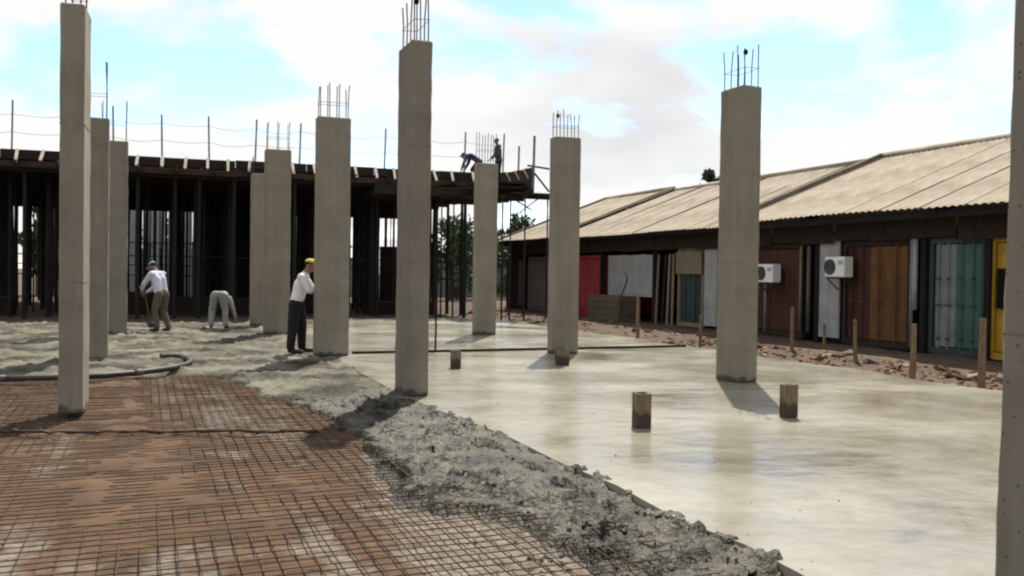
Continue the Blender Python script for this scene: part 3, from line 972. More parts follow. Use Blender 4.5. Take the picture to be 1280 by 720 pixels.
pm = [prop_mesh(k) for k in range(3)]
Md = Matrix.Translation(dA) @ Matrix.Rotation(DTH, 4, 'Z')
lab = ['dark round timber prop in the inner rows under the formwork deck', 'slightly crooked dark timber prop in the inner rows under the formwork deck',
       'slim dark prop with a collar in the inner rows under the formwork deck']
lab_front = ['round timber prop in the front row right under the deck edge', 'slightly crooked timber prop in the front row right under the deck edge',
             'slim prop with a collar in the front row right under the deck edge']
cnt = 0
for r_i in range(14):
    y = 0.35 + r_i * 1.42
    nx = int(DL / 1.05)
    for k in range(nx):
        x = 0.4 + k * 1.05 + rr.uniform(-.3, .3)
        if k % 2 and (x < 3.0 or r_i > 11):
            continue
        if rr.random() < .06:
            continue
        kind = rr.choice((0, 0, 1, 2))
        p = Md @ Vector((x, y + rr.uniform(-.2, .2), -0.16))
        o = link('deck_prop', pm[kind], None, p, rr.uniform(0, 6.28))
        o.scale = (1, 1, 1.033)
        tag(o, (lab_front if r_i == 0 else lab)[kind], 'prop', 'front row props along the deck edge' if r_i == 0 else 'props under the formwork deck')
        cnt += 1
for (px, D_) in ((627, 31.2), (637, 31.6), (655, 31.0), (683, 31.2), (551, 32.2), (566, 33.0)):
    o = link('deck_prop', pm[2], None, (wx(px, D_), D_, -0.16), rr.uniform(0, 6))
    o.scale = (1, 1, .95)
    tag(o, 'slim dark prop with a collar under the projecting right end of the deck' if px > 600 else 'slim dark prop with a collar in front of the green trees beyond the deck',
        'prop', 'props under the deck end')

# horizontal ledgers tying the props
for k, (y, z) in enumerate(((2.0, 2.0), (4.4, 1.3), (6.9, 2.6), (9.2, 1.7))):
    a0 = Md @ Vector((0.5, y, z)); b0 = Md @ Vector((DL - 1.0, y, z))
    tag(MB().bar(a0, b0, 0.09, 0.04).build('ledger', 'timber_prop'), ['long dark ledger board tying the front props two metres up', 'low long ledger board tying props behind the front rows', 'highest long ledger board tying props deep under the deck', 'rearmost long ledger board tying props under the deck'][k], 'board', 'ledgers under the deck')

# stacked boards on the ground under the deck
for k, (x, y, n_l, wd) in enumerate(((3.0, 3.2, 4, 3.2), (7.6, 4.4, 5, 3.0), (11.3, 3.3, 4, 3.6), (15.0, 4.6, 5, 2.6), (18.6, 4.0, 3, 2.8))):
    t = thing('timber_stack', ['low stack of dark boards under the left end of the deck, four boards high', 'tall stack of dark boards behind the stooping worker in lilac',
              'wide stack of dark boards behind the crouching worker', 'short tall stack of dark boards under the deck behind the white shirted worker',
              'low stack of dark boards under the deck near the green trees'][k], 'timber stack', Md @ Vector((x, y, -.16)), DTH + rr.uniform(-.1, .1))
    for q in range(n_l):
        for s_ in range(4):
            MB().box((rr.uniform(-.12, .12), (s_ - 1.5) * .27, 0.08 + q * .165), (wd + rr.uniform(-.2, .2), .25, .155)).build('board', 'timber_prop', t)

# dark sheet screens added between the props, standing in for deep shade
for k, (px0, px1, D_, h_) in enumerate(((246, 318, 41.0, 4.6), (370, 396, 40.0, 4.6), (448, 470, 42.0, 4.5), (474, 500, 44.0, 3.0), (-30, 12, 38.0, 4.6), (92, 114, 40.0, 4.6), (214, 226, 43.0, 4.6))):
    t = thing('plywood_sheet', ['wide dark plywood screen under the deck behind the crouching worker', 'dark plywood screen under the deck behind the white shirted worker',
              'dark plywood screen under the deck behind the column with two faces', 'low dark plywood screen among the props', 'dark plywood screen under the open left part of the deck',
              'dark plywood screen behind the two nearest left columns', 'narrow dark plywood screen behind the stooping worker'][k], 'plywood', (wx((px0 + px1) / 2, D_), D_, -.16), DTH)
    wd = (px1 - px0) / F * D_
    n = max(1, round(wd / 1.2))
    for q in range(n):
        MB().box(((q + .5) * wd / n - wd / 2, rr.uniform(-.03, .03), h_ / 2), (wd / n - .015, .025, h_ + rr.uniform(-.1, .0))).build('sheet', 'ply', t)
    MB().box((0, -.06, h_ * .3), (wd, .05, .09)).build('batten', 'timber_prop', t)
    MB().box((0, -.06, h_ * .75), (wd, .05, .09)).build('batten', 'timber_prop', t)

# ================================================================== BACKGROUND BEHIND THE DECK
pw = thing('perimeter_wall', 'grey panel wall seen through the props behind the deck', 'wall', (-52, 47.5, 0), DTH)
for k in range(37):
    if k in (15, 30):
        continue
    h_ = 6.2 + rr.uniform(-.12, .12) - (3.6 if k > 26 else 0)
    MB().box((k * 1.5 + .75, 0, h_ / 2 - .16), (1.46, .10, h_)).build('wall_panel', 'wall_grey', pw)
for k in range(38):
    MB().box((k * 1.5, 0.02, 1.3), (.14, .18, 3.0)).build('wall_post', 'dark_concrete', pw)


def tree(px, D, top, width, label, leafm='leaf_a', seed=0, nleaf=2600, base=None):
    r_ = random.Random(seed)
    X = wx(px, D)
    t = thing('tree', label, 'tree', (X, D, -0.16), 0, 'trees beyond the site')
    H = top
    MB().tube([(0, 0, 0), (.05 * H * .3, 0, H * .3), (-.02 * H, .02 * H, H * .62), (0, 0, H * .85)], [H * .03, H * .024, H * .016, H * .006], 8).build('trunk', 'bark', t)
    m = MB()
    clumps = []
    for k in range(26):
        a = r_.uniform(0, 6.28); rad = math.sqrt(r_.random()) * width * .42
        z = H * r_.uniform(.28 if base is None else base, .93)
        shrink = 1.0 - 0.6 * max(0, (z / H - .55) / .45)
        clumps.append((math.cos(a) * rad * shrink, math.sin(a) * rad * shrink, z, width * r_.uniform(.10, .2)))
    for (cx, cy, cz, cr_) in clumps[:12]:
        m2 = MB().tube([(0, 0, max(H * .25, cz * .62)), (cx * .6, cy * .6, cz * .9), (cx, cy, cz)], [H * .010, H * .007, H * .003], 5)
        m2.build('limb', 'bark', t)
    for k in range(nleaf):
        cx, cy, cz, cr_ = r_.choice(clumps)
        d = Vector((r_.gauss(0, 1), r_.gauss(0, 1), r_.gauss(0, .8)))
        d = d.normalized() * cr_ * (r_.random() ** .4) * 1.15
        c = Vector((cx, cy, cz)) + d
        s = H * r_.uniform(.018, .036)
        e = Euler((r_.uniform(0, 6), r_.uniform(0, 6), r_.uniform(0, 6)))
        P = []
        for q in ((-1, 0, 0), (0, -.55, .12), (1, 0, 0), (0, .55, .12)):
            p = Vector(q) * s; p.rotate(e); P.append(c + p)
        m.add(P, [(0, 1, 2, 3)])
    m.build('crown', leafm, t)
    return t


tree(563, 56, 5.2, 4.2, 'bushy green tree seen under the deck between props left of the far column', 'leaf_a', 1, 3600, .08)
tree(600, 60, 4.9, 4.0, 'green tree behind the far column under the deck end', 'leaf_a', 2, 3000, .10)
tree(648, 62, 5.9, 3.6, 'dark tree top showing over the far end of the shed roof', 'leaf_b', 3, 2600, .2)
tree(54, 54, 5.6, 3.6, 'green tree in the gap of the grey panel wall under the left of the deck', 'leaf_a', 4, 3200, .10)
tree(883, 62, 9.5, 2.2, 'greyish tree top peeking over the shed ridge', 'leaf_b', 5, 1800, .3)
tree(906, 60, 9.1, 1.0, 'small pointed dark tree top beside the greyish one over the shed ridge', 'leaf_b', 6, 900, .3)
tree(215, 62, 5.0, 5.0, 'wide green tree standing behind the grey panel wall', 'leaf_b', 7, 2600, .1)

# ================================================================== SHED AND CONTAINERS
VN = 15.35                         # site line of the container fronts
SRZ = TH + math.pi / 2            # local x runs away along the shed, local y out towards the slab


def s_of(px, v=VN):
    k = (px - CX) / F
    D = v / (k * CT + ST)
    return D * (CT - k * ST)


def shed_pt(s, y=0.0, z=0.0):
    return site(VN - y, s, z)


S0, S1 = 4.0, 37.4
EZ, RZ_ = 3.0, 5.15
EY, RY = 0.75, -4.75
shed = thing('long_shed', 'long low shed with weathered tan corrugated roof over a row of containers', 'shed', shed_pt(0, 0, 0), SRZ)


def sheet_mesh(wd, ln, amp=0.015, waves=6):
    m = MB()
    n = waves * 6
    V = []; Fc = []
    for j in (0, 1):
        for i in range(n + 1):
            x = wd * i / n
            V.append((x, -ln * j, amp * math.sin(2 * math.pi * i / 6)))
    for i in range(n):
        Fc.append((i, n + 1 + i, n + 2 + i, i + 1))
    m.add(V, Fc)
    return m


slope = math.atan2(RZ_ - EZ, EY - RY)
slen = math.hypot(RZ_ - EZ, EY - RY)
rows = 3
ln = slen / rows + 0.14
shm = sheet_mesh(1.08, ln).mesh('roof_sheet', 'roof_fc', True)
seams = [S0, 20.4, 31.6, S1]
for si in range(3):
    a0, a1 = seams[si], seams[si + 1]
    n = max(1, round((a1 - a0) / 1.06))
    wd = (a1 - a0) / n
    dz = (0.0, -0.10, -0.02)[si]
    for j in range(rows):
        for k in range(n):
            t = j / rows
            y = EY + (RY - EY) * t; z = EZ + (RZ_ - EZ) * t
            sg = 0.014 * math.sin((a0 + k * wd) * .9)
            o = link('roof_sheet', shm, shed, (a0 + k * wd, y + .0, z + dz + sg + 0.006 * (rows - j) + rr.uniform(-.003, .003)))
            o.rotation_euler = (-slope + rr.uniform(-.0015, .0015), rr.uniform(-.0015, .0015), 0)
            o.scale = (wd / 1.06 * 1.012, 1, 1)
for si, s in enumerate(seams[1:3]):            # verge caps on the roof steps
    MB().bar((s, EY + .03, EZ + .06), (s, RY, RZ_ + .06), (0.16, 0.09)[si], (0.13, 0.09)[si]).build('verge_cap', ('roof_cap', 'roof_fc')[si], shed)
MB().bar((S1 + .05, EY + .03, EZ + .04), (S1 + .05, RY, RZ_ + .04), 0.12, 0.10).build('verge_cap', 'roof_cap', shed)
for si in range(3):
    MB().tube([(seams[si] + .02, RY, RZ_ + .03 + (0, -.10, -.02)[si]), (seams[si + 1] - .02, RY, RZ_ + .03 + (0, -.10, -.02)[si])], 0.10, 8).build('ridge_cap', 'roof_fc', shed, True)
# far slope
b_ = sheet_mesh(S1 - S0, slen, 0.026, 120)
o = b_.build('rear_roof', 'roof_fc', shed, True)
o.location = (S1, RY, RZ_ + .02); o.rotation_euler = (-slope, 0, math.pi)
o.location = (S1, RY - slen * math.cos(slope), EZ); o.rotation_euler = (-slope, 0, math.pi)
# walls behind, gables, posts, eave beam, header sheets
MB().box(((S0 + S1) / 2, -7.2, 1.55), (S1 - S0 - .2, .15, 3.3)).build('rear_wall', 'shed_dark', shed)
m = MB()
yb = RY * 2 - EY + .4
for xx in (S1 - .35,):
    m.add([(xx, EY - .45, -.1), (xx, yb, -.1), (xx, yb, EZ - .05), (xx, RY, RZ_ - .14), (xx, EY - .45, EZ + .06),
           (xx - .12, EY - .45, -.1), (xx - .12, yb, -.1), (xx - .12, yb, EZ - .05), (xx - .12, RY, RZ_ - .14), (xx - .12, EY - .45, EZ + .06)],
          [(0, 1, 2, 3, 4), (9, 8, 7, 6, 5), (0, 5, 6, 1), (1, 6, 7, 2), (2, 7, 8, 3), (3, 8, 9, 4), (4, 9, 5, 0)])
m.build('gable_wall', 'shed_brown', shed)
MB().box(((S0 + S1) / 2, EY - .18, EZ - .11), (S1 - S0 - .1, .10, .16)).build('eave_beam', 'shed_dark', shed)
hx = S0 + .1
while hx < S1 - 1.2:
    wd = 1.15
    m = MB(); n = 20
    V = []; Fc = []
    hb = 2.40 + rr.uniform(-.05, .05)
    for i in range(n + 1):
        yy = 0.018 * (1 if (i // 2) % 2 else -1)
        V += [(wd * i / n, yy, hb), (wd * i / n, yy, EZ - .03)]
    for i in range(n):
        Fc.append((2 * i, 2 * i + 2, 2 * i + 3, 2 * i + 1))
    m.add(V, Fc)
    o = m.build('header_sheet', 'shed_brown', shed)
    o.location = (hx, 0.09 + rr.uniform(-.02, .02), 0)
    hx += 1.17
for px in (1235, 1155, 1022, 905, 818, 752, 700, 655):
    s = s_of(px)
    MB().bar((s, -.02, -.05), (s, -.02, EZ - .02), .13, .13).build('post', 'shed_dark', shed)
for k in range(9):
    s = S0 + 1.5 + k * 4.0
    MB().bar((s, EY - .1, EZ - .1), (s, RY, RZ_ - .12), .10, .14).build('rafter', 'shed_dark', shed)


def container(px_r, px_l, label, leaves, frame, H=2.45, depth=4.6, rods=True, y0=-0.03):
    """container whose front runs between two photograph columns; leaves: [(share, material)] from the near end"""
    s0, s1 = s_of(px_r), s_of(px_l)
    W = s1 - s0
    c = thing('shipping_container', label, 'container', shed_pt(s0, 0, -0.02), SRZ, 'containers under the shed roof')
    # body: roof, floor, back, ribbed sides
    MB().box((W / 2, y0 - depth / 2 - .1, H - .04), (W - .02, depth, .06)).build('top_panel', frame, c)
    MB().box((W / 2, y0 - depth / 2 - .1, .10), (W - .02, depth, .10)).build('floor', 'shed_dark', c)
    MB().box((W / 2, y0 - depth - .1, H / 2), (W - .04, .05, H - .1)).build('back_panel', frame, c)
    for xs in (0.03, W - .03):
        m = MB(); n = 28; V = []; Fc = []
        for i in range(n + 1):
            dx = .014 * (1 if (i // 2) % 2 else -1)
            yy = y0 - .12 - (depth - .05) * i / n
            V += [(xs + dx, yy, .12), (xs + dx, yy, H - .06)]
        for i in range(n):
            Fc.append((2 * i, 2 * i + 2, 2 * i + 3, 2 * i + 1))
        m.add(V, Fc).build('side_panel', frame, c)
    for xs in (.05, W - .05):
        MB().box((xs, y0 - .05, H / 2 + .02), (.10, .10, H - .04)).build('corner_post', frame, c)
    MB().box((W / 2, y0 - .05, H - .06), (W - .2, .10, .12)).build('top_rail', frame, c)
    MB().box((W / 2, y0 - .05, .10), (W - .2, .10, .14)).build('sill', frame, c)
    x = .11
    inner = W - .22
    for (share, mt) in leaves:
        wd = inner * share
        d = None
        if mt:
            m = MB(); n = max(8, int(wd / .055)); V = []; Fc = []
            for i in range(n + 1):
                yy = y0 - .045 + (.012 if (i // 2) % 2 else -.012)
                V += [(x + .005 + (wd - .01) * i / n, yy, .19), (x + .005 + (wd - .01) * i / n, yy, H - .14)]
            for i in range(n):
                Fc.append((2 * i, 2 * i + 2, 2 * i + 3, 2 * i + 1))
            d = m.add(V, Fc).build('door', mt, c)
            if rods and wd > .3:
                for fx in (.28, .74):
                    MB().tube([(x + wd * fx, y0 + .005, .14), (x + wd * fx, y0 + .005, H - .1)], .016, 6).build('lock_rod', mt, d)
                    MB().box((x + wd * fx, y0 + .012, 1.05), (.16, .02, .035)).build('handle', 'rebar', d)
                    for z in (.35, 1.6):
                        MB().box((x + wd * fx, y0 + .008, z), (.07, .025, .05)).build('rod_bracket', 'rebar', d)
        x += wd
    return c, s0, W


yc, ys0, yW = container(1340, 1236, 'yellow container with a small black square on its front', [(.5, 'paint_yellow'), (.5, 'paint_yellow')], 'paint_yellow', rods=False)
m = MB().box((yW - .36, .0, 1.42), (.34, .03, .78)).build('black_plate', 'black_plastic', yc)
container(1230, 1160, 'container with one green and one pale grey door leaf', [(.54, 'paint_green'), (.46, 'paint_pale')], 'paint_dkgreen')
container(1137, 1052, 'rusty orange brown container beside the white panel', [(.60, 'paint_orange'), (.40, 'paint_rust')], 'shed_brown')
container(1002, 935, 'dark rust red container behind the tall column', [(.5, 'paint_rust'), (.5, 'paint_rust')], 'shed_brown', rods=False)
container(878, 846, 'dark green container with cream upper panel', [(1.0, 'paint_dkgreen')], 'paint_cream', rods=True)
container(751, 705, 'bright red container half hidden behind a wide column', [(.5, 'paint_red'), (.5, 'paint_red')], 'paint_red', rods=False, H=2.3)
container(694, 659, 'dull pink container at the far part of the shed', [(1.0, 'paint_pink')], 'paint_pink', rods=False, H=2.3)
container(654, 632, 'dark grey container at the far end of the shed', [(.5, 'paint_grey'), (.5, 'paint_grey')], 'shed_brown', rods=False, H=2.3)


def panel(px_r, px_l, z0, z1, mt, name, label, cat, y=-.02, th=.05, ragged=False):
    s0, s1 = s_of(px_r), s_of(px_l)
    t = link(name, None, None, shed_pt(s0, y, 0), SRZ)
    tag(t, label, cat)
    n = max(1, round((s1 - s0) / .42))
    for k in range(n):
        wd = (s1 - s0) / n
        zt = z1 + (rr.uniform(-.16, .05) if ragged else rr.uniform(-.01, .01))
        MB().box((wd * (k + .5), rr.uniform(-.006, .006), (z0 + zt) / 2), (wd - .008, th, zt - z0)).build('board', mt, t)
    for z in (z0 + .35, z1 - .4):
        MB().box(((s1 - s0) / 2, -th / 2 - .025, z), (s1 - s0 - .03, .04, .09)).build('batten', 'shed_dark', t)
    return t


panel(1049, 1024, .12, 2.62, 'paint_white', 'white_panel', 'tall white board panel with ragged top between the two air conditioners', 'panel', ragged=True)
panel(896, 880, .10, 2.42, 'paint_white', 'white_panel', 'narrow white board panel next to the dark green container', 'panel')
panel(815, 760, .85, 2.25, 'paint_white', 'white_panel', 'broad white board panel above a tan crate', 'panel')
panel(878, 846, 1.62, 2.30, 'paint_cream', 'cream_panel', 'cream boards fixed over the top of the dark green door', 'panel', y=.03, th=.03)
# upright battens leaning in the open bay
for k, px in enumerate((822, 829, 836, 842)):
    s = s_of(px)
    tag(MB().bar(shed_pt(s, .05, -.02), shed_pt(s + rr.uniform(-.1, .1), -.04, 2.25), .07, .05).build('upright_batten', ('paint_cream', 'shed_brown', 'paint_pale', 'paint_cream')[k]),
        ['cream upright batten next to the broad white panel', 'brown upright batten between two cream ones', 'pale grey upright batten in the open bay of the shed',
         'cream upright batten next to the dark green container'][k], 'batten')
# vertical pipes
for px, r_, mt, z0, z1, lab_ in ((1146, .055, 'paint_white', .9, 2.42, 'thick white vertical pipe between the green and the orange container'),
                                 (1142, .04, 'paint_pale', .1, 2.42, 'pale grey pipe beside the thick white pipe'),
                                 (1003, .035, 'paint_cream', .2, 2.35, 'cream vertical pipe beside the dark rust red container'),
                                 (1013, .05, 'paint_grey', .2, 2.35, 'grey vertical pipe next to the tall white panel'),
                                 (959, .03, 'paint_pale', .1, 1.5, 'short pale pipe under an air conditioner')):
    s = s_of(px)
    t = link('drain_pipe', None, None, shed_pt(s, .06, 0), SRZ)
    tag(t, lab_, 'pipe')
    MB().tube([(0, 0, z0), (0, 0, z1)], r_, 8).build('pipe', mt, t, True)
    for z in (z0 + .3, z1 - .3):
        MB().box((0, -.03, z), (r_ * 2.6, .06, .04)).build('bracket', 'shed_dark', t)


def air_con(px, z, label):
    s = s_of(px)
    t = thing('air_conditioner', label, 'air conditioner', shed_pt(s, 0, z), SRZ, 'air conditioners on the shed front')
    W, Dp, H = .64, .28, .48
    y = .24
    o = bevel_box('casing', 'ac_white', (W, Dp, H), .02, 0, 0, 1, t)
    o.location = (0, y, 0)
    # fan sits at the far end of the front
    ring = MB()
    for rad in (.18, .135, .09, .045):
        ring.tube([(.14 + rad * math.cos(a), y + Dp / 2 + .016, H / 2 + rad * math.sin(a)) for a in np.linspace(0, 2 * math.pi, 21)], .006, 4, caps=False)
    ring.build('fan_guard', 'ac_grille', t)
    MB().tube([(.14, y + Dp / 2 + .002, H / 2), (.14, y + Dp / 2 + .008, H / 2)], .185, 20).build('fan_opening', 'ac_grille', t)
    for k in range(3):
        MB().box((-.20, y + Dp / 2 + .004, H - .10 - k * .035), (.16, .008, .014)).build('vent_slot', 'ac_grille', t)
    for xs in (-.26, .26):
        m = MB().bar((xs, .0, -.02), (xs, y + .14, -.02), .03); m.bar((xs, .01, -.30), (xs, y + .10, -.03), .025)
        m.build('bracket', 'rebar', t)
    return t


air_con(1058, 1.58, 'white air conditioner mounted in front of the tall white panel')
air_con(970, 1.42, 'white air conditioner half hidden by the tall column')

# tan crate below the broad white panel, and clutter
def crate(px_r, px_l, z1, dep, mt, label, y=.35):
    s0, s1 = s_of(px_r), s_of(px_l)
    t = thing('crate', label, 'crate', shed_pt((s0 + s1) / 2, y, -.02), SRZ)
    n = 4
    for k in range(n):
        h = z1 / n
        for yy in (-dep / 2, dep / 2):
            MB().box((0, yy, h * (k + .5)), (s1 - s0, .03, h - .015)).build('slat', mt, t)
        for xx in (-(s1 - s0) / 2 + .016, (s1 - s0) / 2 - .016):
            MB().box((xx, 0, h * (k + .5)), (.03, dep - .034, h - .015)).build('slat', mt, t)
    MB().box((0, 0, z1 - .02), (s1 - s0 - .07, dep - .07, .03)).build('lid', mt, t)


crate(799, 758, .88, .8, 'crate_tan', 'tan board crate standing below the broad white panel')

# ------------------------------------------------------------------ stakes at the slab edge
for (px, pb, pt, wd, lab_) in ((1140, 472, 405, .085, 'thick dark stake at the slab edge below the white pipe'),
                               (1227, 482, 398, .095, 'reddish stake at the slab edge in front of the yellow container'),
                               (1070, 452, 400, .07, 'stake in the rubble in front of the orange container'),
                               (990, 440, 384, .07, 'pale stake in the rubble near the tall column'),
                               (797, 422, 372, .08, 'stake standing in front of the tan crate'),
                               (1030, 438, 404, .06, 'short stake in the rubble in front of the tall white panel'),
                               (875, 430, 395, .07, 'short stake at the slab edge in front of the dark green container')):
    p = at(px, pb, -.02)
    H = height_at(px, pt, p.y)
    dx, dy = rr.uniform(-.03, .03), rr.uniform(-.03, .03)
    m = MB()
    m.tube([(p.x, p.y, -.2), (p.x + dx * .5, p.y + dy, H * .5), (p.x + dx, p.y + dy, H)], [wd * .62, wd * .56, wd * .5], 7)
    tag(m.build('stake', 'timber_stake'), lab_, 'stake')

# leaning pick handle by the crate
s = s_of(803)
m = MB().tube([shed_pt(s, .9, 0), shed_pt(s + .05, .75, .9), shed_pt(s - .05, .6, 1.45), shed_pt(s + .12, .6, 1.62)], [.03, .028, .026, .02], 6)
tag(m.build('bent_rod', 'rebar'), 'bent dark rod leaning up beside the tan crate', 'rod')

# rubble on the bank
def rubble(u0, u1, n, v0, v1, name, label, seed):
    r_ = random.Random(seed)
    m = MB()
    for k in range(n):
        u = r_.uniform(u0, u1); v = v0 + (v1 - v0) * r_.random() ** 1.3
        p = site(v, u)
        z = float(zbank(np.array([p.x]), np.array([p.y]))[0])
        s = r_.uniform(.02, .09) if r_.random() < .94 else r_.uniform(.10, .22)
        e = Euler((r_.uniform(-.6, .6), r_.uniform(-.6, .6), r_.uniform(0, 6)))
        m.box((p.x, p.y, z + s * .12), (s * r_.uniform(.8, 1.7), s * r_.uniform(.6, 1), s * r_.uniform(.25, .5)), e, mi=0 if r_.random() < .30 else (1 if r_.random() < .34 else 2),
              taper=r_.uniform(.7, 1))
    o = m.build(name, ['brick', 'brick_pale', 'dirt_bank'])
    o['kind'] = 'stuff'
    tag(o, label, 'rubble')


rubble(6.0, 19.0, 1000, 11.2, 13.2, 'rubble', 'reddish brick rubble along the slab edge in front of the containers', 5)
rubble(19.0, 34.0, 420, 11.6, 14.2, 'rubble', 'sparse dark rubble at the foot of the far part of the shed', 6)


# ================================================================== PEOPLE
def remesh_obj(m, voxel, name, smooth_it=6):
    me = m.mesh(name + '_src', 'skin')
    o = bpy.data.objects.new(name + '_src', me)
    COL.objects.link(o)
    md = o.modifiers.new('r', 'REMESH'); md.mode = 'VOXEL'; md.voxel_size = voxel
    sm = o.modifiers.new('s', 'SMOOTH'); sm.iterations = smooth_it; sm.factor = .5
    dg = bpy.context.evaluated_depsgraph_get()
    res = bpy.data.meshes.new_from_object(o.evaluated_get(dg))
    bpy.data.objects.remove(o); bpy.data.meshes.remove(me)
    res.name = name
    res.polygons.foreach_set('use_smooth', [True] * len(res.polygons))
    return res


def person(label, loc, rz, J, mats, cap=None, skirt=0.0, voxel=0.013):
    """J: joint positions, facing +Y. mats: shirt, trousers, skin, boot"""
    t = thing('person', label, 'person', loc, rz)
    V3 = lambda k: Vector(J[k])
    segs = []

    def cap_(a, ra, b, rb, tg):
        segs.append((Vector(a), ra, Vector(b), rb, tg))

    pel, che, nek, hd = V3('pelvis'), V3('chest'), V3('neck'), V3('head')
    side = Vector(J.get('side', (1, 0, 0))).normalized()
    # torso: side by side masses so that it is wider than deep
    for s in (-1, 1):
        cap_(pel + side * .085 * s, .105, pel.lerp(che, .45) + side * .080 * s, .108, 0)
        cap_(pel.lerp(che, .45) + side * .080 * s, .108, che + side * .085 * s, .118, 0)
        cap_(che + side * .085 * s, .115, che.lerp(nek, .75) + side * .10 * s, .075, 0)
        k = 'R' if s > 0 else 'L'
        sh, el, wr = V3('sh' + k), V3('el' + k), V3('wr' + k)
        cap_(che.lerp(nek, .7) + side * .08 * s, .08, sh, .072, 0)
        cap_(sh, .076, el, .060, 0)
        cap_(el, .060, wr, .042, J.get('sleeve', 0))
        hp, kn, an, to = V3('hip' + k), V3('kn' + k), V3('an' + k), V3('to' + k)
        cap_(pel + side * .07 * s, .112, hp, .108, 1)
        cap_(hp, .114, kn, .086, 1)
        cap_(kn, .084, an + Vector((0, 0, .03)), .070, 1)
        cap_(an + Vector((0, 0, .0)), .050, an + Vector((0, 0, -.03)), .048, 3)
        cap_(an + Vector((0, 0, -.035)), .045, to, .040, 3)
    cap_(che.lerp(nek, .6), .075, nek, .058, 0)
    ax = (hd - nek).normalized()
    cap_(nek, .055, hd - ax * .05, .052, 2)
    m = MB()
    for a, ra, b, rb, tg in segs:
        d = (b - a)
        if d.length < 1e-4:
            d = Vector((0, 0, 1e-3)); b = a + d
        dn = d.normalized()
        P = [a - dn * ra * .98, a - dn * ra * .7, a, b, b + dn * rb * .7, b + dn * rb * .98]
        m.tube(P, [ra * .2, ra * .71, ra, rb, rb * .71, rb * .2], 10)
    # head with face: skull, jaw, nose, ears, along the look direction
    look = Vector(J['look']).normalized()
    hs = look.cross(ax).normalized()
    upv = hs.cross(look).normalized()
    q = Matrix((hs, look, upv)).transposed().to_euler()
    m.ell(hd + upv * .035, (.076, .096, .092), q, 12, 9)
    m.ell(hd - upv * .045 + look * .018, (.058, .072, .075), q, 12, 8)
    m.ell(hd + look * .098 - upv * .012, (.016, .022, .026), q, 8, 6)
    for s in (-1, 1):
        m.ell(hd + hs * .078 * s - upv * .008 - look * .005, (.012, .022, .034), q, 8, 6)
    body = remesh_obj(m, voxel, 'body')
    body.materials.clear()
    for x in mats:
        body.materials.append(M[x])
    n = len(body.polygons)
    C = np.empty(n * 3); body.polygons.foreach_get('center', C); C = C.reshape(-1, 3)
    best = np.full(n, 1e9); idx = np.zeros(n, int)
    extra = [(hd + upv * .02, .09, hd - upv * .05, .07, 2)]
    for a, ra, b, rb, tg in segs + extra:
        a = np.array(a); b = np.array(b); ab = b - a
        tt = np.clip((C - a) @ ab / max(ab @ ab, 1e-9), 0, 1)
        dd = np.linalg.norm(C - a - tt[:, None] * ab, axis=1) - (ra + (rb - ra) * tt)
        if tg == 1 or tg == 0:
            dd = dd + 0.0
        u = dd < best
        best[u] = dd[u]; idx[u] = tg
    body.polygons.foreach_set('material_index', idx.tolist())
    link('body', body, t)
    # eyes and mouth
    for s in (-1, 1):
        MB().ell(hd + look * .086 + hs * .031 * s + upv * .012, (.011, .008, .008), q, 8, 5).build('eye', 'hair', t, True)
    MB().ell(hd + look * .086 - upv * .058, (.024, .008, .006), q, 8, 5).build('mouth', 'shirt_olive', t, True)
    # hair
    MB().ell(hd + upv * .048 - look * .016, (.081, .092, .082), q, 12, 8).build('hair', 'hair', t, True)
    if cap:
        mm = MB()
        V = []; Fc = []
        nn, mmr = 14, 5
        for i in range(mmr + 1):
            ph = (math.pi / 2) * i / mmr
            for k in range(nn):
                a = 2 * math.pi * k / nn
                p = hd + upv * (.062 + .075 * math.cos(ph)) + hs * (.088 * max(math.sin(ph), .02) * math.cos(a)) + look * (.104 * max(math.sin(ph), .02) * math.sin(a) - .006)
                V.append(p)
        for i in range(mmr):
            for k in range(nn):
                Fc.append((i * nn + k, (i + 1) * nn + k, (i + 1) * nn + (k + 1) % nn, i * nn + (k + 1) % nn))
        mm.add(V, Fc)
        mm.ell(hd + look * .125 + upv * .058, (.072, .07, .010), q, 12, 6)
        mm.build('cap', cap, t, True)
    # hands: palm, four fingers of different length, thumb at the side of the palm
    for k in ('L', 'R'):
        wr, el = V3('wr' + k), V3('el' + k)
        d = (wr - el).normalized()
        sgn = 1 if k == 'R' else -1
        hint = Vector(J.get('palm', (0, 0, 1)))
        across = d.cross(hint)
        across = across.normalized() if across.length > .1 else d.orthogonal().normalized()
        nrm = across.cross(d).normalized()
        hm = MB()
        for j in range(4):
            off = across * ((j - 1.5) * .021)
            base = wr + d * .085 + off
            hm.tube([wr - d * .02 + off * .6, wr + d * .03 + off * .9, base], [.017, .018, .012], 8)
            L_ = (.060, .072, .068, .052)[j]
            p1 = base + d * L_ * .5 - nrm * .006
            p2 = base + d * L_ * .85 - nrm * .028
            p3 = base + d * L_ * .98 - nrm * .05
            hm.tube([wr + d * .07 + off, base, p1, p2, p3], [.010, .0105, .0095, .009, .006], 8)
        tb = wr + d * .02 + across * .030 * -sgn
        hm.tube([wr + d * .012 + across * .01 * -sgn, tb + across * .012 * -sgn + d * .015, tb + across * .028 * -sgn + d * .045 - nrm * .01, tb + across * .026 * -sgn + d * .07 - nrm * .022],
                [.014, .013, .011, .007], 8)
        hmm = remesh_obj(hm, .0055, 'hand', 2)
        hmm.materials.clear(); hmm.materials.append(M['skin'])
        link('hand', hmm, t)
    return t


